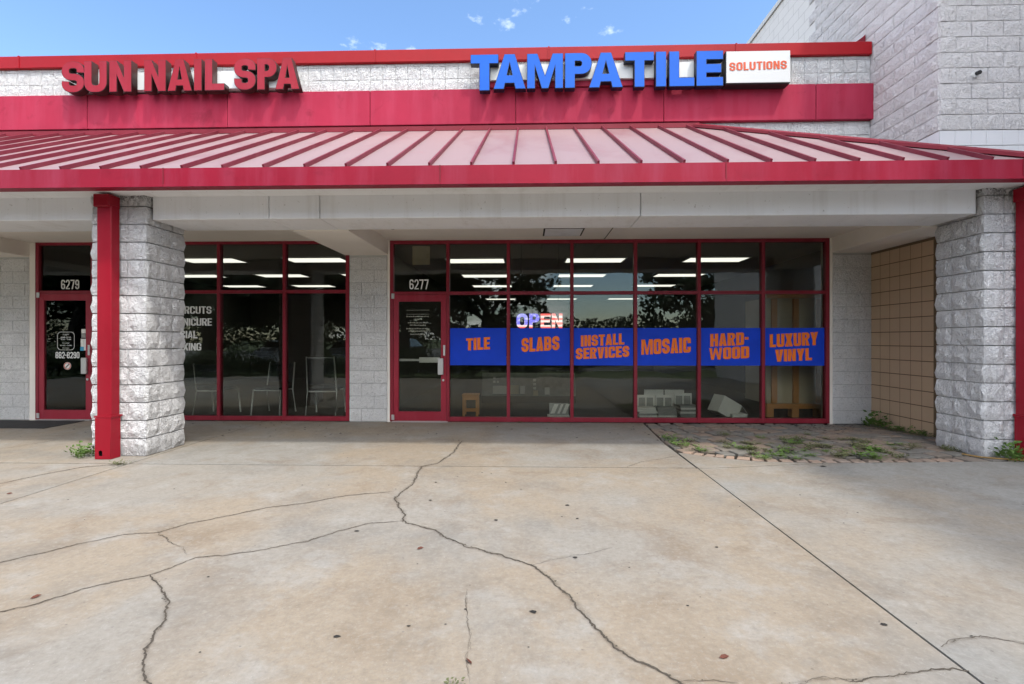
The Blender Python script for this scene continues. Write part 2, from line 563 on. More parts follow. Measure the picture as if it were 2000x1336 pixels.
def tube(pts, r, n=8, r1=None, V=None, F=None):
    V = [] if V is None else V
    F = [] if F is None else F
    pts = [Vector(p) for p in pts]
    m = len(pts)
    base = len(V)
    for i, p in enumerate(pts):
        d = (pts[min(i + 1, m - 1)] - pts[max(i - 1, 0)]).normalized()
        a = d.orthogonal().normalized() if abs(d.z) > 0.99 else d.cross(Vector((0, 0, 1))).normalized()
        b = d.cross(a)
        rr = r if r1 is None else r + (r1 - r) * i / (m - 1)
        for k in range(n):
            t = 2 * math.pi * k / n
            V.append(tuple(p + (a * math.cos(t) + b * math.sin(t)) * rr))
    for i in range(m - 1):
        for k in range(n):
            F.append((base + i * n + k, base + i * n + (k + 1) % n, base + (i + 1) * n + (k + 1) % n, base + (i + 1) * n + k))
    F.append(tuple(base + k for k in range(n)))
    F.append(tuple(base + (m - 1) * n + k for k in range(n))[::-1])
    return V, F


def smooth01(t):
    t = max(0.0, min(1.0, t))
    return t * t * (3 - 2 * t)


def gz(x, y):
    f = smooth01((x - 1.9) / 2.9) * smooth01((y - 3.4) / 2.2)
    if y > 6.3:
        f *= smooth01((8.1 - y) / 1.8)
    return 0.05 * f


# ------------------------------------------------------------------ glyphs (own block lettering)
def arc(cx, cy, rx, ry, a0, a1, n=8):
    return [(cx + rx * math.cos(R(a0 + (a1 - a0) * i / n)), cy + ry * math.sin(R(a0 + (a1 - a0) * i / n))) for i in range(n + 1)]


def rrect(x0, y0, x1, y1, r):
    r = max(0.002, min(r, (x1 - x0) / 2 - 1e-4, (y1 - y0) / 2 - 1e-4))
    return (arc(x1 - r, y0 + r, r, r, -90, 0, 6) + arc(x1 - r, y1 - r, r, r, 0, 90, 6) +
            arc(x0 + r, y1 - r, r, r, 90, 180, 6) + arc(x0 + r, y0 + r, r, r, 180, 270, 6))


def stroke(path, t, th):
    A, B = [], []
    n = len(path)
    for i in range(n):
        p, q = path[max(i - 1, 0)], path[min(i + 1, n - 1)]
        dx, dy = q[0] - p[0], q[1] - p[1]
        L = math.hypot(dx, dy) or 1
        nx, ny = -dy / L, dx / L
        A.append((path[i][0] + nx * t / 2, path[i][1] + ny * th / 2))
        B.append((path[i][0] - nx * t / 2, path[i][1] - ny * th / 2))
    return A, B


def sup(cx, cy, rx, ry, a0, a1, n=14, e=0.86):
    o = []
    for i in range(n + 1):
        a = R(a0 + (a1 - a0) * i / n)
        c, s = math.cos(a), math.sin(a)
        o.append((cx + rx * math.copysign(abs(c) ** e, c), cy + ry * math.copysign(abs(s) ** e, s)))
    return o


def glyph(ch, w, t, r=0.3):
    th = t * 0.88
    ri = max(0.02, r - t * 0.8)
    m = w / 2
    if ch == 'I': return [[(0, 0), (w, 0), (w, 1), (0, 1)]]
    if ch == '-': return [[(0, .42), (w, .42), (w, .42 + th), (0, .42 + th)]]
    if ch == 'T': return [[(m - t / 2, 0), (m + t / 2, 0), (m + t / 2, 1 - th), (w, 1 - th), (w, 1), (0, 1), (0, 1 - th), (m - t / 2, 1 - th)]]
    if ch == 'L': return [[(0, 0), (w, 0), (w, th), (t, th), (t, 1), (0, 1)]]
    if ch == 'E': return [[(0, 0), (w, 0), (w, th), (t, th), (t, .5 - th / 2), (w * .93, .5 - th / 2), (w * .93, .5 + th / 2), (t, .5 + th / 2), (t, 1 - th), (w, 1 - th), (w, 1), (0, 1)]]
    if ch == 'H': return [[(0, 0), (t, 0), (t, .5 - th / 2), (w - t, .5 - th / 2), (w - t, 0), (w, 0), (w, 1), (w - t, 1), (w - t, .5 + th / 2), (t, .5 + th / 2), (t, 1), (0, 1)]]
    if ch == 'N': return [[(0, 0), (t, 0), (t, .58), (w - t, 0), (w, 0), (w, 1), (w - t, 1), (w - t, .42), (t, 1), (0, 1)]]
    if ch == 'M':
        s = t * 0.86
        return [[(0, 0), (s, 0), (s, .70), (m - s * .42, 0), (m + s * .42, 0), (w - s, .70), (w - s, 0), (w, 0), (w, 1), (w - s * 1.35, 1), (m, .34), (s * 1.35, 1), (0, 1)]]
    if ch == 'A':
        k = t * 1.04
        a = m - k * .52
        f = lambda y: a * y           # outer left edge x at y
        g = lambda y: k + (m - k) * (y / .86)
        y1, y2 = .17, .17 + th * .9
        top = .80
        gx = lambda y: k + (m - k) * y / top
        return [[(0, 0), (k, 0), (gx(y1), y1), (w - gx(y1), y1), (w - k, 0), (w, 0), (w - a, 1), (a, 1)],
                [(gx(y2), y2), (w - gx(y2), y2), (m, top)]]
    if ch == 'V': return [[(0, 1), (t * 1.05, 1), (m, .28), (w - t * 1.05, 1), (w, 1), (m + t * .55, 0), (m - t * .55, 0)]]
    if ch == 'W':
        s = t * .86
        return [[(0, 1), (s, 1), (w * .25 + s * .05, .34), (m - s * .4, 1), (m + s * .4, 1), (w * .75 - s * .05, .34), (w - s, 1), (w, 1), (w * .75 + s * .48, 0), (w * .75 - s * .48, 0), (m, .62), (w * .25 + s * .48, 0), (w * .25 - s * .48, 0)]]
    if ch == 'X': return [[(0, 0), (t * 1.1, 0), (m, .33), (w - t * 1.1, 0), (w, 0), (m + t * .62, .51), (w, 1), (w - t * 1.1, 1), (m, .69), (t * 1.1, 1), (0, 1), (m - t * .62, .51)]]
    if ch == 'Y': return [[(m - t / 2, 0), (m + t / 2, 0), (m + t / 2, .40), (w, 1), (w - t * 1.08, 1), (m, .62), (t * 1.08, 1), (0, 1), (m - t / 2, .40)]]
    if ch in 'O0': return [rrect(0, 0, w, 1, r), rrect(t, th, w - t, 1 - th, ri)]
    if ch == 'D':
        return [[(0, 0)] + arc(w - r, r, r, r, -90, 0, 7) + arc(w - r, 1 - r, r, r, 0, 90, 7) + [(0, 1)],
                [(t, th)] + arc(w - t - ri, th + ri, ri, ri, -90, 0, 6) + arc(w - t - ri, 1 - th - ri, ri, ri, 0, 90, 6) + [(t, 1 - th)]]
    if ch == 'U': return [[(0, 1)] + arc(r, r, r, r, 180, 270, 7) + arc(w - r, r, r, r, 270, 360, 7) + [(w, 1), (w - t, 1)] + arc(w - t - ri, th + ri, ri, ri, 0, -90, 6) + arc(t + ri, th + ri, ri, ri, 270, 180, 6) + [(t, 1)]]
    if ch == 'P':
        b, rb = .40, min(.29, w * .45)
        rh = max(.02, rb - t * .8)
        return [[(0, 0), (t, 0), (t, b)] + arc(w - rb, b + rb, rb, rb, -90, 0, 7) + arc(w - rb, 1 - rb, rb, rb, 0, 90, 7) + [(0, 1)],
                [(t, b + th * .9)] + arc(w - t - rh, b + th * .9 + rh, rh, rh, -90, 0, 5) + arc(w - t - rh, 1 - th * .9 - rh, rh, rh, 0, 90, 5) + [(t, 1 - th * .9)]]
    if ch == 'R':
        b, rb = .42, min(.26, w * .42)
        rh = max(.02, rb - t * .8)
        return [[(0, 0), (t, 0), (t, b), (t + .03, b), (w - t * 1.15, 0), (w, 0), (w - t * .62, .44)] + arc(w - rb, .48 + rb, rb, rb, -50, 0, 5) + arc(w - rb, 1 - rb, rb, rb, 0, 90, 7) + [(0, 1)],
                [(t, b + th * .9)] + arc(w - t - rh, b + th * .9 + rh, rh, rh, -90, 0, 5) + arc(w - t - rh, 1 - th * .9 - rh, rh, rh, 0, 90, 5) + [(t, 1 - th * .9)]]
    if ch == 'B':
        rb = min(.24, w * .42)
        rh = max(.02, rb - t * .7)
        q = th * .85
        return [[(0, 0)] + arc(w - rb, rb, rb, rb, -90, 0, 6) + [(w, .40), (w - .05, .51), (w - .02, .60)] + arc(w - .02 - rb, 1 - rb, rb, rb, 0, 90, 6) + [(0, 1)],
                [(t, q), (w - t - rh, q)] + arc(w - t - rh, q + rh, rh, rh, -90, 0, 4) + [(w - t, .5 - q / 2), (t, .5 - q / 2)],
                [(t, .5 + q / 2), (w - t, .5 + q / 2)] + arc(w - t - rh, 1 - q - rh, rh, rh, 0, 90, 4) + [(t, 1 - q)]]
    if ch == 'C':
        return [[(w, .37)] + arc(w - r, r, r, r, 0, -90, 6) + arc(r, r, r, r, 270, 180, 6) + arc(r, 1 - r, r, r, 180, 90, 6) + arc(w - r, 1 - r, r, r, 90, 0, 6) + [(w, .62), (w - t, .62)] +
                arc(w - t - ri, 1 - th - ri, ri, ri, 0, 90, 5) + arc(t + ri, 1 - th - ri, ri, ri, 90, 180, 5) + arc(t + ri, th + ri, ri, ri, 180, 270, 5) + arc(w - t - ri, th + ri, ri, ri, 270, 360, 5) + [(w - t, .37)]]
    if ch == 'F': return [[(0, 0), (t, 0), (t, .5 - th / 2), (w * .88, .5 - th / 2), (w * .88, .5 + th / 2), (t, .5 + th / 2), (t, 1 - th), (w, 1 - th), (w, 1), (0, 1)]]
    if ch == 'G':
        L = glyph('C', w, t, r)[0][:-1]
        return [L + [(w - t, .38), (w * .5, .38), (w * .5, .38 + th * .85), (w, .38 + th * .85)]]
    if ch == 'S':
        ry = (1 - th) / 4
        rx = (w - t) / 2
        p = sup(m, 1 - th / 2 - ry, rx, ry, -12, 255, 22) + sup(m, th / 2 + ry, rx, ry, 75, -192, 22)
        A, B = stroke(p, t, th)
        return [A + B[::-1]]
    if ch in '69':
        h = .60
        r2 = min(r, h / 2 - .01)
        o = [[(w, r2)] + arc(w - r2, r2, r2, r2, 0, -90, 6)[1:] + arc(r, r, r, r, 270, 180, 6) + arc(r, 1 - r, r, r, 180, 90, 6) + arc(w - r, 1 - r, r, r, 90, 0, 6) + [(w, .72), (w - t, .72)] +
             arc(w - t - ri, 1 - th - ri, ri, ri, 0, 90, 5) + arc(t + ri, 1 - th - ri, ri, ri, 90, 180, 5) + [(t, h - .02)] + arc(w - r2, h - r2, r2, r2, 90, 0, 6),
             rrect(t, th, w - t, h - th, ri)]
        if ch == '9':
            o = [[(w - x, 1 - y) for x, y in L] for L in o]
        return o
    if ch == '8':
        q = th * .85
        return [rrect(0, 0, w, .53, r * .9)[0:14] + [(w - .03, .53)] + rrect(.02, .5, w - .02, 1, r * .9)[7:21] + [(.03, .53)] + rrect(0, 0, w, .53, r * .9)[20:],
                rrect(t, q, w - t, .5 - q / 2, ri), rrect(t, .5 + q / 2, w - t, 1 - q, ri)]
    if ch == '2':
        ry, rx = .30, (w - t) / 2
        p = sup(m, 1 - th / 2 - .25, rx, .25, 175, -18, 16) + [(w * .62, .40), (t * .75, th)]
        A, B = stroke(p, t, th)
        return [A + [(w, th), (w, 0), (0, 0), (0, th * .9)] + B[::-1]]
    if ch == '7': return [[(0, 1), (w, 1), (w, 1 - th), (m + t * .25, 0), (m - t * .8, 0), (w - t * 1.05, 1 - th), (0, 1 - th)]]
    return []


def fill(loops, ext, offset=0.0):
    cu = bpy.data.curves.new('lettering', 'CURVE')
    cu.dimensions = '2D'
    cu.fill_mode = 'BOTH'
    cu.extrude = ext
    cu.offset = offset
    for L in loops:
        s = cu.splines.new('POLY')
        s.points.add(len(L) - 1)
        for i, (x, y) in enumerate(L):
            s.points[i].co = (x, y, 0, 1)
        s.use_cyclic_u = True
    o = bpy.data.objects.new('lettering', cu)
    COL.objects.link(o)
    dg = bpy.context.evaluated_depsgraph_get()
    me = bpy.data.meshes.new_from_object(o.evaluated_get(dg))
    bpy.data.objects.remove(o)
    bpy.data.curves.remove(cu)
    return me


def stand(x, y, z, tilt=0.0):
    """flat XY outline -> upright facing -Y, at x, y, z"""
    return Matrix.Translation((x, y, z)) @ Matrix.Rotation(tilt, 4, 'Y') @ Matrix.Rotation(R(90), 4, 'X')


WID = {'F': .46, 'I': .27, 'M': .80, 'W': .86, '-': .26, 'L': .44, 'E': .46, 'T': .50}


def word(txt, width, height, base_w=0.54, t=0.215, gap=0.055, ext=0.0015, r=.2, shear=0.0):
    """loops of a word fitted to width x height"""
    x = 0.0
    loops = []
    for ch in txt:
        if ch == ' ':
            x += .28
            continue
        w = WID.get(ch, base_w) * (base_w / .54 if ch != 'I' else t / .27)
        for L in glyph(ch, w, t, r):
            loops.append([(px + x, py) for px, py in L])
        x += w + gap
    x -= gap
    k = width / x
    return fill([[(px * k, py * height + px * k * shear) for px, py in L] for L in loops], ext)


def small_text(txt, width, height, ext=0.0008):
    cu = bpy.data.curves.new('lettering', 'FONT')
    cu.body = txt
    cu.extrude = 0
    cu.offset = 0.012
    o = bpy.data.objects.new('lettering', cu)
    COL.objects.link(o)
    dg = bpy.context.evaluated_depsgraph_get()
    me = bpy.data.meshes.new_from_object(o.evaluated_get(dg))
    bpy.data.objects.remove(o)
    xs = [v.co.x for v in me.vertices]; ys = [v.co.y for v in me.vertices]
    kx = width / (max(xs) - min(xs)); ky = height / (max(ys) - min(ys))
    x0, y0 = min(xs), min(ys)
    for v in me.vertices:
        v.co.x = (v.co.x - x0) * kx; v.co.y = (v.co.y - y0) * ky
    return me


def put(name, me, mat, parent, W):
    me.name = name
    me.materials.clear()
    me.materials.append(mat)
    return inst(name, me, parent, W)


# ------------------------------------------------------------------ ground, pavement
tag(obj('ground', [(-400, -400, -0.30), (400, -400, -0.30), (400, 400, -0.30), (-400, 400, -0.30)], [(0, 1, 2, 3)], M['lawn']), kind='structure')
tag(obj('parking_lot', [(-60, -48, -0.14), (60, -48, -0.14), (60, -5.2, -0.14), (-60, -5.2, -0.14)], [(0, 1, 2, 3)], M['asphalt']), kind='structure')
tag(box('planting_bed', -30, 24, -5.0, -1.25, -0.3, -0.02, M['lawn']), kind='structure')
tag(box('kerb', -30, 24, -5.2, -5.0, -0.3, 0.0, M['kerb']), kind='structure')
bed = tag(obj('joint_bed', [(-16, -1.3, -0.007), (1.74, -1.3, -0.007), (1.74, 8.3, -0.007), (-16, 8.3, -0.007), (6.75, -1.3, -0.007), (6.75, 5.40, -0.007), (1.74, 5.40, -0.007)], [(0, 1, 2, 3), (1, 4, 5, 6)], M['joint']), kind='structure')

sidewalk = tag(bpy.data.objects.new('sidewalk', None), kind='structure')
link(sidewalk)

PAV = [(1.85, 8.04), (1.76, 6.5), (1.80, 5.98), (2.12, 5.75), (2.5, 5.56), (3.1, 5.46), (4.2, 5.42), (5.39, 5.47), (5.39, 8.04)]


def pav_front(x):
    P = PAV[2:8]
    for (xa, ya), (xb, yb) in zip(P, P[1:]):
        if x <= xb:
            return ya + (yb - ya) * max(0, (x - xa)) / (xb - xa)
    return P[-1][1]


def slab(x0, x1, yb, yt, tint, nx=6, ny=6):
    g = 0.007
    x0f, x1f = (x0 if callable(x0) else (lambda y: x0)), (x1 if callable(x1) else (lambda y: x1))
    V, F = [], []
    for i in range(nx + 1):
        for j in range(ny + 1):
            xa = x0f(0) + (x1f(0) - x0f(0)) * i / nx
            y = yb(xa) + (yt(xa) - yb(xa)) * j / ny
            x = x0f(y) + g + (x1f(y) - x0f(y) - 2 * g) * i / nx
            V.append((x, y, gz(x, y)))
    W_ = ny + 1
    for i in range(nx):
        for j in range(ny):
            F.append((i * W_ + j, (i + 1) * W_ + j, (i + 1) * W_ + j + 1, i * W_ + j + 1))
    ring = [i * W_ for i in range(nx + 1)] + [nx * W_ + j for j in range(1, ny + 1)] + [i * W_ + ny for i in range(nx - 1, -1, -1)] + [j for j in range(ny - 1, 0, -1)]
    n = len(V)
    for k in ring:
        V.append((V[k][0], V[k][1], V[k][2] - 0.09))
    for k in range(len(ring)):
        k2 = (k + 1) % len(ring)
        F.append((ring[k2], ring[k], n + k, n + k2))
    o = obj('slab', V, F, M['concrete'], sidewalk)
    o['tint'] = tint
    return o


JY = 5.265
jy = lambda x: JY + max(0.0, (x - 1.8)) * 0.14
slab(-16, -9.9, lambda x: -1.25, lambda x: JY - .012, 0.35)
slab(-9.9, -4.26, lambda x: -1.25, lambda x: JY - .012, 0.35)
slab(-4.26, 1.76, lambda x: -1.25, lambda x: JY - .012, 0.85)
slab(1.76, 3.2, lambda x: -1.25, lambda x: min(jy(x), pav_front(x)) - .012, 0.28, 8, 16)
slab(3.2 - .014, 6.75, lambda x: -1.25, lambda x: pav_front(x) - .01, 0.28, 12, 16)
slab(1.762, 3.2, lambda x: jy(x) + .010, lambda x: max(jy(x) + .012, pav_front(x) - .008), 0.4, 14, 2)
slab(-16, -9.9, lambda x: JY + .012, lambda x: 8.12, 0.4)
slab(-9.9, -4.26, lambda x: JY + .012, lambda x: 8.12, 0.4)
slab(-4.26, lambda y: 1.75 + max(0.0, (y - 6.5) * .058), lambda x: JY + .012, lambda x: 8.12, 0.6, 6, 10)
slab(5.40, 6.75, lambda x: 5.49, lambda x: 6.76, 0.3)

CR = {
    'main': ([(-0.86, 6.56), (-0.87, 5.88), (-0.96, 5.39), (-1.11, 5.23), (-1.06, 4.62), (-1.11, 4.21), (-1.02, 3.98), (-0.93, 3.8), (-0.91, 3.66), (-0.79, 3.58), (-0.64, 3.5), (-0.57, 3.39), (-0.38, 3.22), (-0.17, 3.1), (0.03, 2.97), (0.13, 2.81), (0.21, 2.62), (0.27, 2.47), (0.32, 2.32), (0.38, 2.19), (0.45, 2.1), (0.53, 2.04), (0.59, 1.97), (0.7, 1.7)], .0125),
    'a': ([(-3.9, 2.5), (-3.14, 2.91), (-3.04, 3.03), (-2.9, 3.2), (-2.75, 3.35), (-2.54, 3.4), (-2.46, 3.55), (-2.23, 3.75), (-2.06, 3.92), (-1.79, 4.05), (-1.53, 4.25), (-1.16, 4.38)], .0085),
    'b': ([(-3.0, 2.2), (-2.56, 2.38), (-2.45, 2.47), (-2.37, 2.61), (-2.29, 2.69), (-2.13, 2.78), (-2.08, 2.87), (-2.02, 3.01), (-1.84, 3.06), (-1.65, 3.15), (-1.45, 3.29), (-1.31, 3.46), (-1.14, 3.61), (-0.92, 3.66)], .0075),
    'c': ([(-2.13, 2.78), (-2.01, 2.69), (-1.87, 2.55), (-1.78, 2.44), (-1.7, 2.3), (-1.67, 2.2), (-1.63, 2.11), (-1.59, 2.04), (-1.52, 1.96), (-1.46, 1.9), (-1.4, 1.6)], .010),
    'd': ([(-2.54, 3.4), (-2.33, 3.23), (-2.2, 3.15), (-2.09, 3.04)], .0045),
    'e': ([(0.03, 2.97), (0.15, 3.05), (0.35, 3.13), (0.56, 3.25)], .003),
    'f': ([(-0.32, 2.68), (-0.3, 2.48), (-0.26, 2.26), (-0.25, 2.08), (-0.22, 1.94)], .0025),
    'g': ([(1.77, 2.08), (1.72, 2.09), (1.58, 2.07), (1.43, 2.03), (1.3, 2.01), (1.14, 2.01), (1.01, 1.98), (0.92, 1.96)], .006),
    'h': ([(1.79, 2.23), (1.9, 2.29), (2.03, 2.31), (2.18, 2.28), (2.6, 2.2)], .006),
    'i': ([(0.57, 1.96), (0.63, 1.98), (0.74, 1.99), (0.81, 1.97)], .005),
    'j': ([(1.03, 5.28), (1.22, 5.5), (1.70, 5.8)], .006),
    'k': ([(-4.86, 4.5), (-4.77, 4.8), (-4.63, 5.1), (-4.34, 5.26)], .011),
    'l': ([(-6.37, 5.9), (-6.29, 6.2), (-6.21, 6.46)], .006)}
for k, (P, w) in CR.items():
    rr = random.Random(k)
    Q = []
    for (xa, ya), (xb, yb) in zip(P, P[1:]):
        L = math.hypot(xb - xa, yb - ya)
        n = max(2, int(L / 0.012))
        for i in range(n):
            f = i / n
            Q.append((xa + (xb - xa) * f, ya + (yb - ya) * f))
    Q.append(P[-1])
    V, F = [], []
    m = len(Q)
    for i, (x, y) in enumerate(Q):
        p, q = Q[max(i - 1, 0)], Q[min(i + 1, m - 1)]
        dx, dy = q[0] - p[0], q[1] - p[1]
        L = math.hypot(dx, dy) or 1
        nx, ny = -dy / L, dx / L
        nz = noise.noise((x * 9, y * 9, ord(k[0]))) * .022 + noise.noise((x * 34, y * 34, 3)) * .012 + noise.noise((x * 90, y * 90, 6)) * .007
        ww = w * (0.42 + 0.62 * abs(noise.noise((x * 5, y * 5, 9))) + 0.5 * rr.random()) * min(1, (m - i) / 8 + .1)
        if w < .0075: ww *= max(.4, min(1.3, noise.noise((x * 4, y * 4, 17)) * 1.6 + .75))
        x += nx * nz; y += ny * nz
        z = gz(x, y) + 0.0025
        V += [(x + nx * ww / 2, y + ny * ww / 2, z), (x - nx * ww / 2, y - ny * ww / 2, z)]
    for i in range(m - 1):
        F.append((2 * i, 2 * i + 1, 2 * i + 3, 2 * i + 2))
    for i in range(3, m - 3):
        if rr.random() < .22:
            x, y = Q[i]
            sx, sy = x + rr.uniform(-1, 1) * w * 1.1, y + rr.uniform(-1, 1) * w * 1.1
            n0 = len(V)
            q = w * rr.uniform(.25, .75)
            a0 = rr.random() * 6
            for c5 in range(5):
                aa = a0 + c5 * 1.2566
                V.append((sx + q * rr.uniform(.5, 1.2) * math.cos(aa), sy + q * rr.uniform(.5, 1.2) * math.sin(aa), gz(sx, sy) + .0032))
            F.append(tuple(range(n0, n0 + 5)))
    obj('crack', V, F, M['crack'], sidewalk)
    V, F, A = [], [], []
    for i, (x, y) in enumerate(Q):
        p, q = Q[max(i - 1, 0)], Q[min(i + 1, m - 1)]
        dx, dy = q[0] - p[0], q[1] - p[1]
        L = math.hypot(dx, dy) or 1
        nx, ny = -dy / L, dx / L
        ww = (w * 6.0) * (0.6 + 0.8 * abs(noise.noise((x * 3, y * 3, 4))))
        z = gz(x, y) + 0.0012
        V += [(x + nx * ww / 2, y + ny * ww / 2, z), (x, y, z), (x - nx * ww / 2, y - ny * ww / 2, z)]
        A += [0, min(1, i / 6, (m - 1 - i) / 6), 0]
    for i in range(m - 1):
        F += [(3 * i, 3 * i + 1, 3 * i + 4, 3 * i + 3), (3 * i + 1, 3 * i + 2, 3 * i + 5, 3 * i + 4)]
    so = obj('crack_stain', V, F, M['crack_stain'], sidewalk)
    at = so.data.attributes.new('fade', 'FLOAT', 'POINT')
    at.data.foreach_set('value', A)

# loose dark litter on the walk
V, F = [], []
rr = random.Random(5)
SP = [(0.03, 2.46, .020), (-0.85, 2.23, .016), (0.29, 3.08, .018), (-1.18, 3.46, .016), (-0.55, 2.32, .009), (-0.23, 3.7, .016), (0.32, 4.05, .018), (-0.8, 4.14, .014), (-0.85, 4.66, .014), (0.37, 3.75, .012), (1.21, 3.26, .012), (1.66, 2.4, .016), (3.05, 5.3, .03)]
for _ in range(120):
    SP.append((rr.uniform(-7, 3.5), rr.uniform(6.6, 8.0), rr.uniform(.006, .02)))
for _ in range(170):
    SP.append((rr.uniform(4.0, 5.35), 8.0 - abs(rr.gauss(0, .45)), rr.uniform(.008, .022)))
for _ in range(90):
    SP.append((rr.uniform(-4.5, 4.5), rr.uniform(2.0, 6.6), rr.uniform(.003, .009)))
for x, y, s in SP:
    n = len(V)
    z = gz(x, y) + .004
    a0 = rr.random() * 6
    for i in range(6):
        a = a0 + i * math.pi / 3
        q = s * rr.uniform(.6, 1.1)
        V.append((x + q * math.cos(a) * 1.2, y + q * math.sin(a) * .8, z))
    V.append((x, y, z + s * .3))
    for i in range(6):
        F.append((n + i, n + (i + 1) % 6, n + 6))
tag(obj('litter', V, F, M['debris']), 'scattered dark specks of litter and gum on the concrete', 'litter', kind='stuff')

for i, (x, y, a, lab) in enumerate([(-0.68, 3.18, .6, 'curled red brown leaf left of the main crack, middle of the concrete'),
                                    (-0.24, 2.07, 2.2, 'small red brown leaf just above the weed at the bottom edge'),
                                    (-2.53, 2.52, 1.1, 'red brown leaf on the concrete at the lower left edge'),
                                    (0.82, 2.13, .2, 'thin orange brown leaf right of the main crack near the bottom'),
                                    (-4.45, 4.20, .3, 'small reddish leaf at the left edge beside the slab joint')]):
    c, s = math.cos(a), math.sin(a)
    V = []
    for u, v, h in [(-.035, 0, .004), (-.012, .013, .012), (.014, .011, .014), (.04, 0, .006), (.014, -.011, .004), (-.012, -.013, .003), (0, 0, .001)]:
        V.append(((u * c - v * s) * .62, (u * s + v * c) * .62, h * .8 + .002))
    tag(obj('dry_leaf', V, [(0, 1, 6), (1, 2, 6), (2, 3, 6), (3, 4, 6), (4, 5, 6), (5, 0, 6)], M['leaf_b'], None, Matrix.Translation((x, y, gz(x, y)))), lab, 'leaf', 'dry leaves on the concrete')


# ------------------------------------------------------------------ paver patch
def clip(poly, reg):
    out = poly
    for i in range(len(reg)):
        a, b = reg[i], reg[(i + 1) % len(reg)]
        ins = lambda p: (b[0] - a[0]) * (p[1] - a[1]) - (b[1] - a[1]) * (p[0] - a[0]) >= 0
        new = []
        for j in range(len(out)):
            p, q = out[j], out[(j + 1) % len(out)]
            if ins(p): new.append(p)
            if ins(p) != ins(q):
                d1 = (b[0] - a[0]) * (p[1] - a[1]) - (b[1] - a[1]) * (p[0] - a[0])
                d2 = (b[0] - a[0]) * (q[1] - a[1]) - (b[1] - a[1]) * (q[0] - a[0])
                t = d1 / (d1 - d2)
                new.append((p[0] + (q[0] - p[0]) * t, p[1] + (q[1] - p[1]) * t))
        out = new
        if len(out) < 3: return []
    return out


patch = tag(bpy.data.objects.new('paver_path', None), kind='structure')
link(patch)
REG = PAV  # counter-clockwise seen from above
soil_v = [(x, y, -0.02 + gz(x, y)) for x, y in REG]
V, F = [], []
for i in range(13):
    for j in range(13):
        x = 1.7 + 3.68 * i / 12; y = 5.40 + 2.64 * j / 12
        V.append((x, y, gz(x, y) - .024))
for i in range(12):
    for j in range(12):
        F.append((i * 13 + j, (i + 1) * 13 + j, (i + 1) * 13 + j + 1, i * 13 + j + 1))
obj('soil_bed', V, F, M['soil'], patch)
area = lambda p: abs(sum(p[i][0] * p[(i + 1) % len(p)][1] - p[(i + 1) % len(p)][0] * p[i][1] for i in range(len(p)))) / 2
rot = R(12)
cr_, sr_ = math.cos(rot), math.sin(rot)
rr = random.Random(11)
U = 0.205


def add_paver(poly, tint=0.0):
    poly = clip(poly, REG)
    if len(poly) < 3 or area(poly) < 0.0022: return
    cx = sum(p[0] for p in poly) / len(poly); cy = sum(p[1] for p in poly) / len(poly)
    if 4.9 < cx and 5.58 < cy < 6.26: return
    dz = rr.uniform(-.004, .006)
    tx, ty = rr.uniform(-.03, .03), rr.uniform(-.03, .03)
    sz = math.sqrt(area(poly))
    k1, k2_ = max(.6, 1 - .034 / sz), max(.5, 1 - .050 / sz)
    q = [(cx + (x - cx) * k1, cy + (y - cy) * k1) for x, y in poly]
    top = [(cx + (x - cx) * k2_, cy + (y - cy) * k2_) for x, y in poly]
    n = len(q)
    V = [(x, y, gz(x, y) - .03) for x, y in q] + [(x, y, gz(x, y) - .003 + dz + (x - cx) * tx + (y - cy) * ty) for x, y in q] + [(x, y, gz(x, y) + .004 + dz + (x - cx) * tx + (y - cy) * ty) for x, y in top]
    F = [tuple(range(2 * n, 3 * n))]
    for k in range(n):
        k2 = (k + 1) % n
        F += [(k, k2, n + k2, n + k), (n + k, n + k2, 2 * n + k2, 2 * n + k)]
    o = obj('paver', V, F, M['paver'], patch)
    o['tint'] = tint
    return o


def inner(x, y):
    return y > pav_front(x) + .16 or x > 4.6


for i in range(-4, 34):
    for j in range(-4, 34):
        if i % 2 == 0 and (j + (i // 2)) % 2 == 0:
            sizes = [(0, 0, 2, 2)] if rr.random() < .45 else ([(0, 0, 2, 1), (0, 1, 2, 1)])
            for (a, b, w, h) in sizes:
                pass
# three-size running pattern: rows of varying height
y = -1.2
row = 0
while y < 4.5:
    h = U * (1.0 if row % 3 else 1.35)
    x = -2.0 + rr.uniform(0, .2)
    while x < 5.5:
        w = U * rr.choice((.9, 1.1, 1.35, 1.1))
        P = []
        for u, v in ((x, y), (x + w, y), (x + w, y + h), (x, y + h)):
            P.append((1.8 + u * cr_ - v * sr_, 5.3 + u * sr_ + v * cr_))
        cx = sum(p[0] for p in P) / 4; cy = sum(p[1] for p in P) / 4
        if inner(cx, cy): add_paver(P)
        x += w
    y += h
    row += 1
# edging course following the curved front
pts = []
xx = 1.80
while xx < 4.75:
    pts.append((xx, pav_front(xx) + .004))
    xx += .145 if xx > 2.3 else .10
for (xa, ya), (xb, yb) in zip(pts, pts[1:]):
    d = Vector((xb - xa, yb - ya)).normalized()
    nrm = Vector((-d.y, d.x)) * .15
    add_paver([(xa, ya), (xb, yb), (xb + nrm.x, yb + nrm.y), (xa + nrm.x, ya + nrm.y)], rr.uniform(.55, 1))


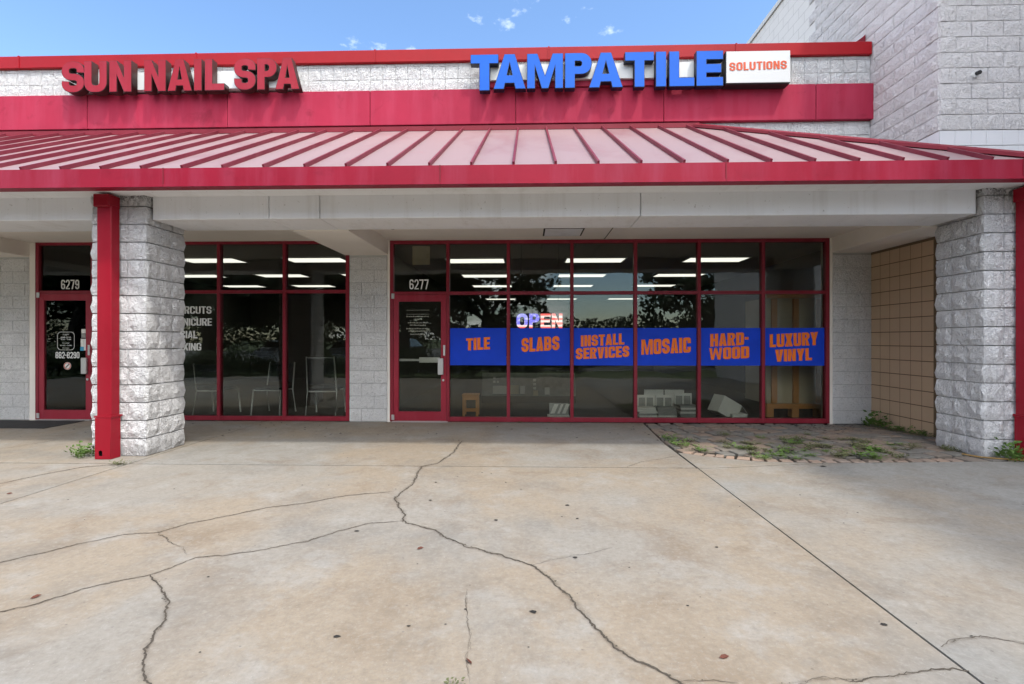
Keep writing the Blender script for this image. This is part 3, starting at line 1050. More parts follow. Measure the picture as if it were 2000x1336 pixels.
# ------------------------------------------------------------------ rock-faced blocks
def rock_face(w, h, seed, amp=0.03, nx=5, nz=5, edge=0.006):
    """split face patch in x/z, facing -y; border on the wall face, inside proud"""
    rr = random.Random(seed)
    us = [0] + [edge / w + (1 - 2 * edge / w) * i / (nx - 2) for i in range(nx - 1)] + [1]
    ed2 = min(edge, .0035)
    ws = [.002 / h] + [ed2 / h + (1 - 2 * ed2 / h) * i / (nz - 2) for i in range(nz - 1)] + [1 - .002 / h]
    V, F = [], []
    for i, u in enumerate(us):
        for j, v in enumerate(ws):
            bi = min(i, nx - i); bj = min(j, nz - j)
            if bj == 0: d = -.35
            elif bi == 0: d = -.12
            elif bi == 1 or bj == 1: d = rr.uniform(.2, .6)
            else: d = rr.uniform(.4, 1.0)
            jx = 0 if bi < 2 else rr.uniform(-.05, .05) * w
            jz = 0 if bj < 2 else rr.uniform(-.05, .05) * h
            V.append((u * w + jx, -d * amp, v * h + jz))
    n = nz + 1
    for i in range(nx):
        for j in range(nz):
            a, b, c, d = i * n + j, (i + 1) * n + j, (i + 1) * n + j + 1, i * n + j + 1
            if (i + j + seed) % 2: F += [(a, b, c), (a, c, d)]
            else: F += [(a, b, d), (b, c, d)]
    return V, F


def rock_cube(s, h, corner, seed, amp=0.03):
    """pillar unit: rough towards -y, and towards +x when corner"""
    rr = random.Random(seed)
    n = 5
    e = .006
    ts = [0, e] + [e + (s - 2 * e) * k / 3 for k in (1, 2)] + [s - e, s]
    q = .0045
    zs = [.0045, q + .0015] + [q + (h - 2 * q) * k / 3 for k in (1, 2)] + [h - q - .0015, h - .0045]
    ring = []   # path round the rough sides: (x, y, dirx, diry, edge distance)
    for k, t in enumerate(ts):
        if corner and k == n:
            continue
        ring.append((t, 0.0, 0, -1, 0 if k == 0 else (1 if k in (1, n - 1) and not (corner and k == n - 1) else 2)) if not (k == n and not corner) else (t, 0.0, 0, -1, 0))
    if corner:
        ring.append((s, 0.0, .7, -.7, 2))
        for k, t in enumerate(ts[1:], 1):
            ring.append((s, t, 1, 0, 0 if k == n else (1 if k == n - 1 else 2)))
    V, F = [], []
    for x, y, dx, dy, ed in ring:
        for j, z in enumerate(zs):
            bj = min(j, n - j)
            if bj == 0: d = -.8
            elif ed == 0: d = -.15
            elif ed == 1 or bj == 1: d = rr.uniform(.2, .6)
            else: d = rr.uniform(.4, 1.1)
            jz = rr.uniform(-.04, .04) * h if bj > 1 else 0
            V.append((x + dx * d * amp, y + dy * d * amp, z + jz))
    m = n + 1
    for i in range(len(ring) - 1):
        for j in range(n):
            a, b, c, d = i * m + j, (i + 1) * m + j, (i + 1) * m + j + 1, i * m + j + 1
            if (i + j + seed) % 2: F += [(a, b, c), (a, c, d)]
            else: F += [(a, b, d), (b, c, d)]
    return V, F


S = 0.2032
CORN = [mesh('block', *rock_cube(S, S, True, 100 + k), M['rock_white']) for k in range(10)]
MID = [mesh('block', *rock_cube(S, S, False, 200 + k), M['rock_white']) for k in range(10)]


def pillar(x0, y0, z0, label, seed):
    rr = random.Random(seed)
    t = thing('block_pillar', label, 'pillar', (x0 + 1.5 * S, y0 + 1.5 * S, z0), 'split face block pillars carrying the canopy')
    box('core', x0 + .022, x0 + 3 * S - .022, y0 + .022, y0 + 3 * S - .022, z0 - .05, 3.25, M['mortar'], t)
    cx, cy = x0 + 1.5 * S, y0 + 1.5 * S
    for r in range(16):
        z = z0 + r * S
        for q in range(4):
            Wr = Matrix.Translation((cx, cy, z)) @ Matrix.Rotation(q * math.pi / 2, 4, 'Z')
            inst('block', rr.choice(CORN), t, Wr @ Matrix.Translation((.5 * S, -1.5 * S, 0)))
            inst('block', rr.choice(MID), t, Wr @ Matrix.Translation((-.5 * S, -1.5 * S, 0)))
    return t


pillar(-4.955, 5.62, 0.0, 'white split face block pillar beside the red downpipe, at the left shop', 1)
pillar(4.945, 5.62, 0.045, 'white split face block pillar at the right end beside the paver patch', 2)

# ------------------------------------------------------------------ shop building
B = thing('shop_building', 'single storey white block shop building with red parapet bands and coping', 'building', (-3, 12, 0))
XL, XR = -14.0, 5.385
# upper wall and parapet
wall = box('parapet_wall', XL, XR, 8.1065, 8.35, 2.96, 5.80, M['mortar'], B)
PAR = [mesh('block', *rock_face(S, S, 300 + k, .022, 5, 5), M['rock_par']) for k in range(8)]
PARH = [mesh('block', *rock_face(S, .052, 330 + k, .018, 4, 3), M['rock_par']) for k in range(4)]
rr = random.Random(3)
x = XR - S
while x > -9.6:
    for z in (5.327, 5.327 + S):
        inst('block', rr.choice(PAR), wall, Matrix.Translation((x, 8.10, z)))
    inst('block', rr.choice(PARH), wall, Matrix.Translation((x, 8.10, 5.327 + 2 * S)))
    x -= S
for k in range(7):          # courses seen right of the canopy hip, below the band
    for r in range(4):
        off = S if r % 2 else 0
        xx = XR - 2 * S * (k + 1) + off
        if xx + 2 * S > XR + .01:
            continue
        inst('block', mesh('block', *rock_face(2 * S, S, 350 + k * 4 + r, .015, 7, 5), M['rock_par']), wall, Matrix.Translation((xx, 8.10, 4.755 - S * (r + 1))))
# coping
caps = [-14, -11.3, -8.356, -5.382, -2.449, 0.34, 3.285, XR]
for a, b in zip(caps, caps[1:]):
    box('coping', a + .006, b - .006, 8.035, 8.40, 5.785, 5.985, M['red_cap'], B, .008)
for a in caps[1:-1]:
    box('coping_joint_cover', a - .012, a + .012, 8.028, 8.40, 5.79, 5.990, M['red_cap'], B)
obj('flashing_kickout', [(5.10, 8.2, 5.985), (5.383, 8.2, 5.985), (5.383, 8.2, 6.19), (5.33, 8.2, 6.14), (5.10, 8.26, 5.985), (5.383, 8.26, 5.985), (5.383, 8.26, 6.19), (5.33, 8.26, 6.14)],
    [(0, 1, 2, 3), (7, 6, 5, 4), (0, 3, 7, 4), (3, 2, 6, 7), (1, 0, 4, 5)], M['red_dark'], B)
# red band
bj = [-14, -11.85, -9.515, -7.185, -4.856, -2.525, -0.186, 2.151, 4.51, XR + .012]
for a, b in zip(bj, bj[1:]):
    box('band_panel', a + .004, b - .004, 8.02, 8.104, 4.765, 5.325, M['red_band'], B, .006)
box('band_backing', XL, XR, 8.045, 8.103, 4.775, 5.32, M['red_dark'], B)
# canopy ceiling, beams
box('canopy_ceiling', XL, XR, 6.255, 8.12, 2.925, 3.02, M['soffit'], B)
bx_ = [-14, -9.4, -4.957, None, -4.343, -2.95, -2.362, 1.265, 4.943]
for a, b in ((-14, -9.4), (-9.4, -4.99), (-4.31, -2.95), (-2.95, -2.362), (-2.362, 1.265), (1.265, 4.91)):
    box('beam', a + .004, b - .004, 5.665, 6.255, 2.705, 3.28, M['stucco'], B, .008)
box('beam_core', XL, 4.91, 5.70, 6.22, 2.75, 3.2, M['joint'], B)
for a, b in ((-8.86, -8.20), (-2.95, -2.24), (4.775, XR)):
    box('cross_beam', a, b, 6.257, 8.10, 2.690, 2.95, M['soffit'], B, .006)
box('ceiling_joint', 1.215, 1.228, 6.26, 8.05, 2.9225, 2.926, M['joint'], B)
box('access_hatch', 0.26, 0.80, 7.28, 7.75, 2.917, 2.927, M['stucco'], B)
box('access_hatch_frame', 0.235, 0.825, 7.255, 7.775, 2.921, 2.930, M['inwall'], B)


def pilaster(x0, x1, seed):
    p = box('pilaster', x0, x1, 8.075, 8.30, 0, 2.69, M['mortar'], B)
    w = x1 - x0
    rr = random.Random(seed)
    for r in range(13):
        z = .012 + r * .2035
        h = min(.2015, 2.69 - z)
        cut = []
        x = 0 if r % 2 else -S
        while x < w - .02:
            a, b = max(0, x), min(w, x + 2 * S)
            if b - a > .03: cut.append((a, b))
            x += 2 * S
        for a, b in cut:
            V, F = rock_face(b - a - .003, h, seed * 100 + r * 7 + int(a * 50), .022, 6, 4, .004)
            inst('block', mesh('block', V, F, M['rock_pil']), p, Matrix.Translation((x0 + a + .0015, 8.068, z)))
    return p


pilaster(-9.7, -8.20, 4)
pilaster(-2.875, -2.255, 5)
pilaster(4.79, XR, 6)
box('jamb', 4.742, 4.788, 8.06, 8.30, 0, 2.925, M['soffit'], B)
box('jamb', -2.253, -2.215, 8.06, 8.30, 0, 2.925, M['soffit'], B)
box('jamb', -8.198, -8.10, 8.06, 8.30, 0, 2.925, M['soffit'], B)
box('roof_deck', XL, XR, 8.35, 24, 5.2, 5.35, M['joint'], B)
box('side_wall', -14, -13.8, 8.35, 24, 0, 5.2, M['mortar'], B)
box('wall', -13.8, -9.7, 8.1, 8.3, 0, 2.96, M['mortar'], B)
box('rear_wall', XL, XR, 24, 24.2, 0, 5.35, M['mortar'], B)

# interior shell
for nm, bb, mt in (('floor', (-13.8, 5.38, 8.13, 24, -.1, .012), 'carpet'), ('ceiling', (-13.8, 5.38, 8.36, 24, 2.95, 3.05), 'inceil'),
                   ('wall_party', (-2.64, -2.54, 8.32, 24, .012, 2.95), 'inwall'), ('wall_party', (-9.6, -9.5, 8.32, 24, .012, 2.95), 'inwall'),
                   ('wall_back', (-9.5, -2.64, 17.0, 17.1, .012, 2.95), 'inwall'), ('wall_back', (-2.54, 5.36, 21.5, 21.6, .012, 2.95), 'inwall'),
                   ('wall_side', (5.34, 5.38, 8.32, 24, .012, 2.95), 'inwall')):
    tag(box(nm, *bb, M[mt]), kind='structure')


def troffer(x, y, lab):
    t = thing('ceiling_light', lab, 'light', (x, y, 2.94), 'lit fluorescent troffers in the shop ceilings')
    boxes('frame', [(x - .60, x + .60, y - .30, y - .275, 2.925, 2.949), (x - .60, x + .60, y + .275, y + .30, 2.925, 2.949), (x - .60, x - .575, y - .274, y + .274, 2.925, 2.949), (x + .575, x + .60, y - .274, y + .274, 2.925, 2.949)], M['raceway'], t)
    box('diffuser', x - .574, x + .574, y - .273, y + .273, 2.931, 2.946, M['tube'], t)


rows = ['nearest', 'second', 'third', 'fourth', 'fifth']
for j in range(5):
    for i, c in enumerate(('left', 'middle', 'right')):
        troffer(-1.05 + 2.41 * i, 10.25 + 2.44 * j, f'lit ceiling light of the tile shop, {c} column, {rows[j]} row from the window')
for j in range(3):
    for i, c in enumerate(('left', 'middle', 'right')):
        troffer(-8.55 + 2.15 * i + (.25 if j == 1 else 0), 10.05 + 2.44 * j, f'lit ceiling light of the nail salon, {c} column, {rows[j]} row from the window')


# ------------------------------------------------------------------ storefronts
def storefront(name, label, xs, door_bay, ztop, ztr):
    t = thing(name, label, 'storefront', ((xs[0] + xs[-1]) / 2, 8.1, 0), 'red framed storefronts')
    f0, f1 = 8.055, 8.155
    mf = M['red_frame']
    hw = .026
    for i, x in enumerate(xs):
        a, b = x - hw, x + hw
        if i == 0: a, b = x, x + .055
        if i == len(xs) - 1: a, b = x - .055, x
        z0 = .012
        box('mullion', a, b, f0, f1, z0, ztop, mf, t, .004)
    parts = []
    for i in range(len(xs) - 1):
        a = xs[i] + (.055 if i == 0 else hw)
        b = xs[i + 1] - (.055 if i == len(xs) - 2 else hw)
        box('head_rail', a, b, f0 + .006, f1 - .004, ztop - .055, ztop - .001, mf, t)
        box('transom_rail', a, b, f0 + .006, f1 - .004, ztr - .026, ztr + .026, mf, t)
        up = box('pane', a, b, 8.100, 8.106, ztr + .026, ztop - .055, M['glass'], t)
        if i == door_bay:
            parts.append((a, b, up, None))
            continue
        box('sill_rail', a, b, f0 + .006, f1 - .004, .014, .085, mf, t)
        lo = box('pane', a, b, 8.100, 8.106, .085, ztr - .026, M['glass'], t)
        parts.append((a, b, up, lo))
    return t, parts


def door(t, a, b, ztr, hinge_left=True):
    z0, z1 = .02, ztr - .028
    w = .085
    y0, y1 = 8.062, 8.112
    d = boxes('door', [(a + .004, a + w, y0, y1, z0, z1), (b - w, b - .004, y0, y1, z0, z1), (a + w + .001, b - w - .001, y0 + .001, y1 - .001, z1 - .105, z1 - .001), (a + w + .001, b - w - .001, y0 + .001, y1 - .001, z0 + .001, z0 + .15)], M['red_door'], t)
    box('door_pane', a + w, b - w, 8.085, 8.091, z0 + .15, z1 - .105, M['glass'], d)
    for z in (z0 + .015, z1 - .06):
        box('hinge', a - .028, a + .018, y0 - .018, y0 - .001, z, z + .085, M['alu'], d, .004)
    box('push_bar', a + w - .01, b - w + .02, 8.115, 8.14, .98, 1.015, M['alu'], d)
    box('latch_case', (a + b) / 2 - .02, b - w - .03, 8.114, 8.15, .955, 1.04, M['card'], d, .004)
    box('pull_handle', b - w - .045, b - w + .045, y0 - .05, y0 - .012, .765, 1.03, M['alu'], d, .008)
    boxes('handle_bracket', [(b - w + .01, b - w + .035, y0 - .012, y0 + .002, .79, .82), (b - w + .01, b - w + .035, y0 - .012, y0 + .002, .97, 1.0)], M['alu'], d)
    V, F = tube([(b - w / 2 - .005, y0 - .016, .675), (b - w / 2 - .005, y0 + .004, .675)], .018, 12)
    obj('lock_cylinder', V, F, M['alu'], d)
    box('strike_plate', b - .05, b - .015, y0 - .006, y0 + .001, 1.07, 1.24, M['alu'], d, .003)
    box('threshold', a - .02, b + .02, 8.03, 8.15, .002, .018, M['alu'], t)
    return d


tile_xs = [-2.213, -1.276, -0.304, 0.711, 1.718, 2.717, 3.717, 4.740]
tsf, tp = storefront('tile_shop_storefront', 'right storefront with six blue banners and a single red framed door', tile_xs, 0, 2.922, 2.073)
d1 = door(tsf, tp[0][0], tp[0][1], 2.073)
spa_xs = [-8.095, -7.135, -6.11, -5.027, -3.942, -2.878]
ssf, sp_ = storefront('salon_storefront', 'left storefront of dark glass half hidden behind the block pillar', spa_xs, 0, 2.935, 2.105)
d2 = door(ssf, sp_[0][0], sp_[0][1], 2.105)

YG = 8.0965


def decal(txt, x0, x1, z0, z1, mat, parent, y=YG, **kw):
    me = word(txt, x1 - x0, z1 - z0, **kw)
    return put('lettering', me, mat, parent, stand(x0, y, z0))


decal('6277', -1.905, -1.595, 2.140, 2.300, M['white_vinyl'], tp[0][2], t=.15, r=.24, gap=.09, ext=.001)
decal('6279', -7.695, -7.388, 2.160, 2.315, M['white_vinyl'], sp_[0][2], t=.15, r=.24, gap=.09, ext=.001)
decal('882-8290', -7.775, -7.37, 1.02, 1.125, M['white_vinyl'], d2, y=8.081, t=.16, r=.24, gap=.08, ext=.001)
for txt, x0, x1, z0 in (('HAIRCUTS', -5.84, -5.165, 1.752), ('MANICURE', -5.86, -5.16, 1.556), ('FACIAL', -5.86, -5.40, 1.352), ('WAXING', -5.87, -5.335, 1.150)):
    pr = sp_[2][3]
    decal(txt, x0, x1, z0, z0 + .12, M['white_vinyl'], pr, t=.17, ext=.001)
# opening hours on the salon door
hr = [('CUSTOM HAIRS', 1.50, .014, .17), ('Tuesday', 1.405, .017, .11), ('10:00 - 7:00', 1.355, .019, .17), ('9:30 - 5:00', 1.322, .019, .17), ('Sunday', 1.262, .017, .12), ('11:00 - 5:00', 1.222, .019, .19), ('Monday', 1.18, .016, .12)]
cxh = -7.60
for txt, z, h, w in hr[1:]:
    put('lettering', small_text(txt, w, h), M['white_vinyl'], d2, stand(cxh - w / 2, 8.082, z))
L0 = rrect(cxh - .145, 1.155, cxh + .145, 1.455, .06)
L1 = rrect(cxh - .139, 1.161, cxh + .139, 1.449, .055)
put('hours_frame', fill([L0, L1], .0008), M['white_vinyl'], d2, stand(0, 8.082, 0))
# round no-smoking style decal
C0 = arc(0, 0, .062, .062, 0, 350, 28); C1 = arc(0, 0, .048, .048, 0, 350, 28)
put('decal_disc', fill([C0], .0006), M['white_vinyl'], d2, stand(-7.575, 8.0825, .893))
put('decal_ring', fill([arc(0, 0, .057, .057, 0, 350, 28), arc(0, 0, .046, .046, 0, 350, 28)], .0006), M['panel_red'], d2, stand(-7.575, 8.0805, .893))
put('decal_bar', fill([[(-.008, -.04), (.008, -.04), (.008, .04), (-.008, .04)]], .0006), M['black'], d2, stand(-7.575, 8.0805, .893, R(45)))
box('card_sticker', -7.335, -7.265, 8.078, 8.083, 1.43, 1.50, M['card'], d2)
box('card_sticker', -7.335, -7.265, 8.078, 8.083, 1.355, 1.42, M['tilegrey'], d2)
box('card_sticker', -7.345, -7.295, 8.078, 8.083, 1.20, 1.34, M['card'], d2)
box('card_sticker', -7.350, -7.292, 8.076, 8.0775, 1.145, 1.21, simple('cyan_sticker', (.05, .35, .55), .5), d2)
box('card_sticker', -7.29, -7.255, 8.078, 8.083, 1.15, 1.34, M['white_vinyl'], d2)
# faint hours on the tile shop door
for k, (w, z) in enumerate([(.37, 1.80), (.37, 1.735), (.36, 1.69), (.12, 1.645), (.31, 1.59), (.25, 1.55), (.36, 1.495), (.29, 1.455), (.23, 1.405)]):
    if k < 2:
        box('rule_line', -1.95 + .0, -1.95 + w, 8.081, 8.083, z, z + .005, M['dim_vinyl'], d1)
    else:
        tx = {2: 'Monday - Thursday', 3: 'Hours', 4: 'Monday - Friday', 5: '9 AM - 6 PM', 6: 'By appointment', 7: 'Saturday', 8: 'Sunday'}
# (those lines are worn past reading: kept as rows of faded strokes)
        rr = random.Random(k)
        x = -1.77 - w / 2
        L = []
        while x < -1.77 + w / 2:
            cw = rr.uniform(.008, .018)
            L.append((x, x + cw, 8.0815, 8.083, z, z + rr.uniform(.014, .022)))
            x += cw + rr.uniform(.005, .012)
        tag(boxes('faded_lettering', L, M['dim_vinyl'], d1), kind='stuff')

# ------------------------------------------------------------------ blue window banners
BAN = [('TILE', -1.250, -.332, [('TILE', -.985, -.600, 1.150, 1.355)], 'blue window banner whose orange word names tile, beside the door'),
       ('SLABS', -.278, .683, [('SLABS', -.095, .515, 1.125, 1.360)], 'blue window banner for slabs, below the lit open sign'),
       ('INSTALL', .739, 1.690, [('INSTALL', .855, 1.545, 1.215, 1.400), ('SERVICES', .775, 1.625, 1.010, 1.195)], 'blue window banner with two orange lines offering install services'),
       ('MOSAIC', 1.746, 2.689, [('MOSAIC', 1.815, 2.595, 1.085, 1.335)], 'blue window banner for mosaic, above the stacked tile samples'),
       ('HARD', 2.745, 3.689, [('HARD-', 2.90, 3.50, 1.215, 1.425), ('WOOD', 2.885, 3.51, 1.005, 1.200)], 'blue window banner naming hardwood split over two orange lines'),
       ('LUX', 3.745, 4.683, [('LUXURY', 3.83, 4.58, 1.205, 1.420), ('VINYL', 3.915, 4.485, .975, 1.175)], 'blue window banner for luxury vinyl, rightmost, in front of the wooden crate')]
for nm, a, b, words_, lab in BAN:
    t = thing('window_banner', lab, 'banner', ((a + b) / 2, 8.097, .915), 'blue vinyl banners on the window')
    box('sheet', a + .004, b - .004, 8.0965, 8.0992, .915, 1.512, M['blue_vinyl'], t)
    for txt, x0, x1, z0, z1 in words_:
        sh = 0.06 if nm in ('TILE', 'SLABS') else 0.05
        me = word(txt, x1 - x0, (z1 - z0) * .96, t=.225, gap=.05, ext=.0012, r=.16, shear=sh)
        put('lettering', me, M['orange_vinyl'], t, stand(x0, 8.094, z0))


# ------------------------------------------------------------------ channel letter signs
def sign(name, label, letters, z0, z1, face, side, depth, yf, race, tw):
    t = thing(name, label, 'sign', ((letters[0][1] + letters[-1][2]) / 2, yf + depth, z0), 'raised letter signs on the parapet')
    for item in letters:
        ch, a, b = item[:3]
        zb = z0 + (item[3] if len(item) > 3 else 0)
        w, h = b - a, z1 - zb
        k = w / h
        tt = tw * (.92 if ch == 'M' else 1)
        if ch == 'I': tt = k
        loops = glyph(ch, k, tt, .30 if ch in 'UPS' else .28)
        L = [[(px * h, py * h) for px, py in lp] for lp in loops]
        body = put('letter', fill(L, depth / 2, .007), side, t, stand(a, yf + depth / 2 + .004, zb))
        put('face', fill(L, .0018), face, body, stand(a, yf, zb))
    for x0, x1, za, zb in race:
        box('raceway', x0, x1, yf + depth + .008, 8.098, za, zb, M['raceway'], t, .004)
    return t


SUNL = [('S', -7.43, -7.068), ('U', -7.06, -6.699), ('N', -6.648, -6.297), ('N', -6.08, -5.738), ('A', -5.700, -5.320), ('I', -5.273, -5.157), ('L', -5.099, -4.793), ('S', -4.628, -4.290), ('P', -4.257, -3.953), ('A', -3.965, -3.590)]
TAML = [('T', -.879, -.455, -.02), ('A', -.519, -.032), ('M', -.0, .548), ('P', .588, .991), ('A', .96, 1.465), ('T', 1.512, 1.944), ('I', 1.983, 2.132), ('L', 2.187, 2.562), ('E', 2.601, 2.998)]
sign('channel_letter_sign', 'faded red raised letters of the nail salon on the left parapet', SUNL, 5.275, 5.760, M['sun_face'], M['sun_side'], .12, 7.83, [(-7.30, -3.70, 5.36, 5.64)], .235)
sign('channel_letter_sign', 'bright blue raised letters of the tile shop on the right parapet', TAML, 5.228, 5.758, M['blue_face'], M['blue_side'], .11, 7.83, [(-.72, 2.95, 5.42, 5.66)], .27)
box('raceway_strip', -.72, 2.95, 7.99, 8.06, 5.33, 5.415, M['red_band'], bpy.data.objects['channel_letter_sign.001'])
ps = thing('sign_panel', 'white rectangular sign box with red orange lettering right of the blue letters', 'sign', (3.53, 7.9, 5.25))
box('cabinet', 3.037, 4.021, 7.835, 8.01, 5.245, 5.752, M['black'], ps, .01)
box('face', 3.050, 4.010, 7.826, 7.834, 5.262, 5.742, M['panel_white'], ps)
put('lettering', word('SOLUTIONS', .865, .125, t=.18, gap=.09, ext=.002, r=.26), M['panel_red'], ps, stand(3.095, 7.8225, 5.445, R(-1.2)))
boxes('standoff', [(3.2, 3.3, 8.011, 8.099, 5.45, 5.55), (3.75, 3.85, 8.011, 8.099, 5.45, 5.55)], M['raceway'], ps)

# ------------------------------------------------------------------ canopy roof
C = thing('canopy_roof', 'sloping standing seam metal canopy coloured pale pink for sky sheen, with red ribs', 'canopy roof', (-3, 6.6, 3.1))
Y0, Y1, Z0, Z1 = 5.20, 8.02, 3.108, 4.665
HX0, HX1, HY1 = 2.65, 5.36, 5.20     # hip from (HX0, Y1) to (HX1, HY1)
zr = lambda y: Z0 + (y - Y0) * (Z1 - Z0) / (Y1 - Y0)
ytop = lambda x: Y1 if x <= HX0 else Y1 - (x - HX0) * (Y1 - Y0) / (HX1 - HX0)
xs = []
x = -0.145
while x > -13.6: x -= .4405
while x < HX1 - .1:
    xs.append(x); x += .4405
sl = math.atan2(Z1 - Z0, Y1 - Y0)
nv = Vector((0, -math.sin(sl), math.cos(sl)))
rr = random.Random(8)
for a, b in zip([xs[0] - .44] + xs, xs + [HX1 - .01]):
    ya, yb = ytop(a), ytop(b)
    P = [(a + .004, Y0), (b - .004, Y0), (b - .004, yb)]
    if a < HX0 < b: P.append((HX0, Y1))
    P.append((a + .004, ya))
    dz = rr.uniform(-.002, .002)
    n = len(P)
    V = [(x, y, zr(y) + dz) for x, y in P] + [(x, y, zr(y) - .02) for x, y in P]
    obj('roof_pan', V, [tuple(range(n)), tuple(range(2 * n - 1, n - 1, -1))] + [(k, n + k, n + (k + 1) % n, (k + 1) % n) for k in range(n)], M['roof'], C)
for x in xs:
    yt = ytop(x) - (.03 if x <= HX0 else .10)
    yb = Y0 + .055
    if yt - yb < .08: continue
    w, h = .0115, .044
    V = []
    for y in (yb, yt):
        base = Vector((x, y, zr(y)))
        for dx, k in ((-w, 0), (w, 0), (w, 1), (-w, 1)):
            V.append(tuple(base + Vector((dx, 0, 0)) + nv * (h * k)))
    obj('rib', V, [(0, 1, 2, 3), (7, 6, 5, 4), (0, 4, 5, 1), (1, 5, 6, 2), (2, 6, 7, 3), (3, 7, 4, 0)], M['red_rib'], C)
# wall flashing and hip cap
box('wall_flashing', -14, HX0 + .05, 7.985, 8.019, Z1 - .012, Z1 + .062, M['red_dark'], C)
a, b = Vector((HX0, Y1, Z1)), Vector((HX1, HY1, Z0))
d = (b - a).normalized(); sdv = d.cross(Vector((0, 0, 1))).normalized()
V = []
for p in (a - d * .02, b):
    for s_, h_ in ((-.07, -.01), (.07, -.01), (.07, .03), (.02, .062), (-.02, .062), (-.07, .03)):
        V.append(tuple(p + sdv * s_ + Vector((0, 0, h_))))
obj('hip_cap', V, [(0, 1, 2, 3, 4, 5), (11, 10, 9, 8, 7, 6)] + [(k, 6 + k, 6 + (k + 1) % 6, (k + 1) % 6) for k in range(6)], M['red_dark'], C)
obj('side_slope', [(HX1, Y0, Z0), (HX1, 8.02, Z0), (HX0 + .02, 8.02, Z1 - .01), (HX1, Y0, Z0 - .02), (HX1, 8.02, Z0 - .02), (HX0 + .02, 8.02, Z1 - .03)],
    [(0, 1, 2), (5, 4, 3), (0, 3, 4, 1), (1, 4, 5, 2), (2, 5, 3, 0)], M['roof'], C)
gj = [-14, -9.6, -6.70, -3.787, -0.893, 1.999, 4.9, HX1 + .06]
for a, b in zip(gj, gj[1:]):
    boxes('gutter', [(a + .002, b - .002, 5.135, 5.20, 2.945, 3.112), (a + .002, b - .002, 5.128, 5.26, 2.918, 2.944)], M['red_fascia'], C)
for a in gj[1:-1]:
    box('gutter_seam', a - .006, a + .006, 5.130, 5.20, 2.93, 3.114, M['red_dark'], C)
box('soffit_board', -14, HX1, 5.201, 5.664, 2.965, 2.985, M['stucco'], C)
box('side_gutter', HX1, HX1 + .02, 5.205, 6.77, 2.945, 3.11, M['red_fascia'], C)


# ------------------------------------------------------------------ downpipes
def downpipe(x0, x1, zb, label, slot):
    t = thing('downpipe', label, 'downpipe', ((x0 + x1) / 2, 5.5, zb), 'red square downpipes on the pillars')
    y0, y1 = 5.455, 5.578
    box('pipe', x0, x1, y0, y1, .46 + zb, 2.83, M['red_pipe'], t, .008)
    box('outlet_box', x0 - .018, x1 - .004, y0 - .03, y1 + .01, 2.80, 2.94, M['red_pipe'], t, .008)
    sx = x0 + .035 if slot == 'l' else x1 - .075
    bm = bmesh.new()
    # boot with an arched weep opening cut in its front
    bx0, bx1 = x0 - .006, x1 + .006
    boot = [(bx0, zb + .0), (sx, zb + .0)]
    ar = arc(sx + .022, zb + .075, .022, .022, 180, 0, 8)
    boot = [(bx0, zb), (sx, zb + .02)] + [(px, pz) for px, pz in ar] + [(sx + .044, zb + .02), (bx1, zb), (bx1, zb + .455), (bx0, zb + .455)]
    bm.free()
    outer = [(bx0, zb), (bx1, zb), (bx1, zb + .455), (bx0, zb + .455)]
    hole = [(sx, zb + .035)] + ar + [(sx + .044, zb + .035)]
    put('boot_front', fill([outer, hole], .003), M['red_pipe'], t, stand(0, y0 - .012, 0))
    boxes('boot_body', [(bx0, bx0 + .008, y0 - .009, y1, zb, zb + .455), (bx1 - .008, bx1, y0 - .009, y1, zb, zb + .455)], M['red_pipe'], t)
    box('boot_hollow', bx0 + .009, bx1 - .009, y0 + .03, y1, zb, zb + .45, M['black'], t)
    box('strap', x0 - .014, x1 + .014, y0 - .016, y1 + .02, zb + .458, zb + .478, M['red_pipe'], t)
    return t


downpipe(-4.780, -4.615, 0.004, 'tall square red downpipe in front of the left block pillar', 'l')
downpipe(5.235, 5.40, 0.05, 'square red downpipe cut by the right edge of the picture', 'l')

# ------------------------------------------------------------------ tall neighbouring building
T = thing('tall_store_building', 'tall grey split face block store rising behind the canopy on the right', 'building', (12, 14, 0))
TX, TY, TH = 5.40, 6.78, 8.50


def brick_wall_mat():
    t = NT('far_split_face_courses')
    m = t.n.new('ShaderNodeMapping'); m.vector_type = 'POINT'
    s = t.n.new('ShaderNodeSeparateXYZ'); t.l(t.pos, s.inputs[0])
    c = t.n.new('ShaderNodeCombineXYZ')
    t.l(t.math('ADD', s.outputs['X'], s.outputs['Y']), c.inputs[0]); t.l(s.outputs['Z'], c.inputs[1])
    br = t.n.new('ShaderNodeTexBrick')
    br.inputs['Scale'].default_value = 1.0
    br.inputs['Brick Width'].default_value = .406; br.inputs['Row Height'].default_value = .2032
    br.inputs['Mortar Size'].default_value = .006
    t.l(c.outputs[0], br.inputs['Vector'])
    base = t.mix(t.noise(1.1, 6), (.60, .58, .565), (.70, .68, .66))
    col = t.mix(t.math('MULTIPLY', br.outputs['Fac'], .5), base, (.33, .31, .30))
    b = t.bump(t.math('SUBTRACT', 1.0, br.outputs['Fac']), .6, .01)
    t.bump(t.noise(14, 3, .6, dist=1.5), .22, .03, b)
    return t.fin(col, .88, 0, .25)


M['far_wall'] = brick_wall_mat()
box('wall', TX + .0065, 22, TY + .0065, 32, -.1, TH, M['far_wall'], T)
box('coping', TX - .03, 22, TY - .03, 32.05, TH + .001, TH + .10, simple('pale_metal_coping', (.55, .54, .52), .5), T)
box('entrance_tower', 6.75, 22, -2.2, TY, -.2, 9.9, M['far_wall'], T)
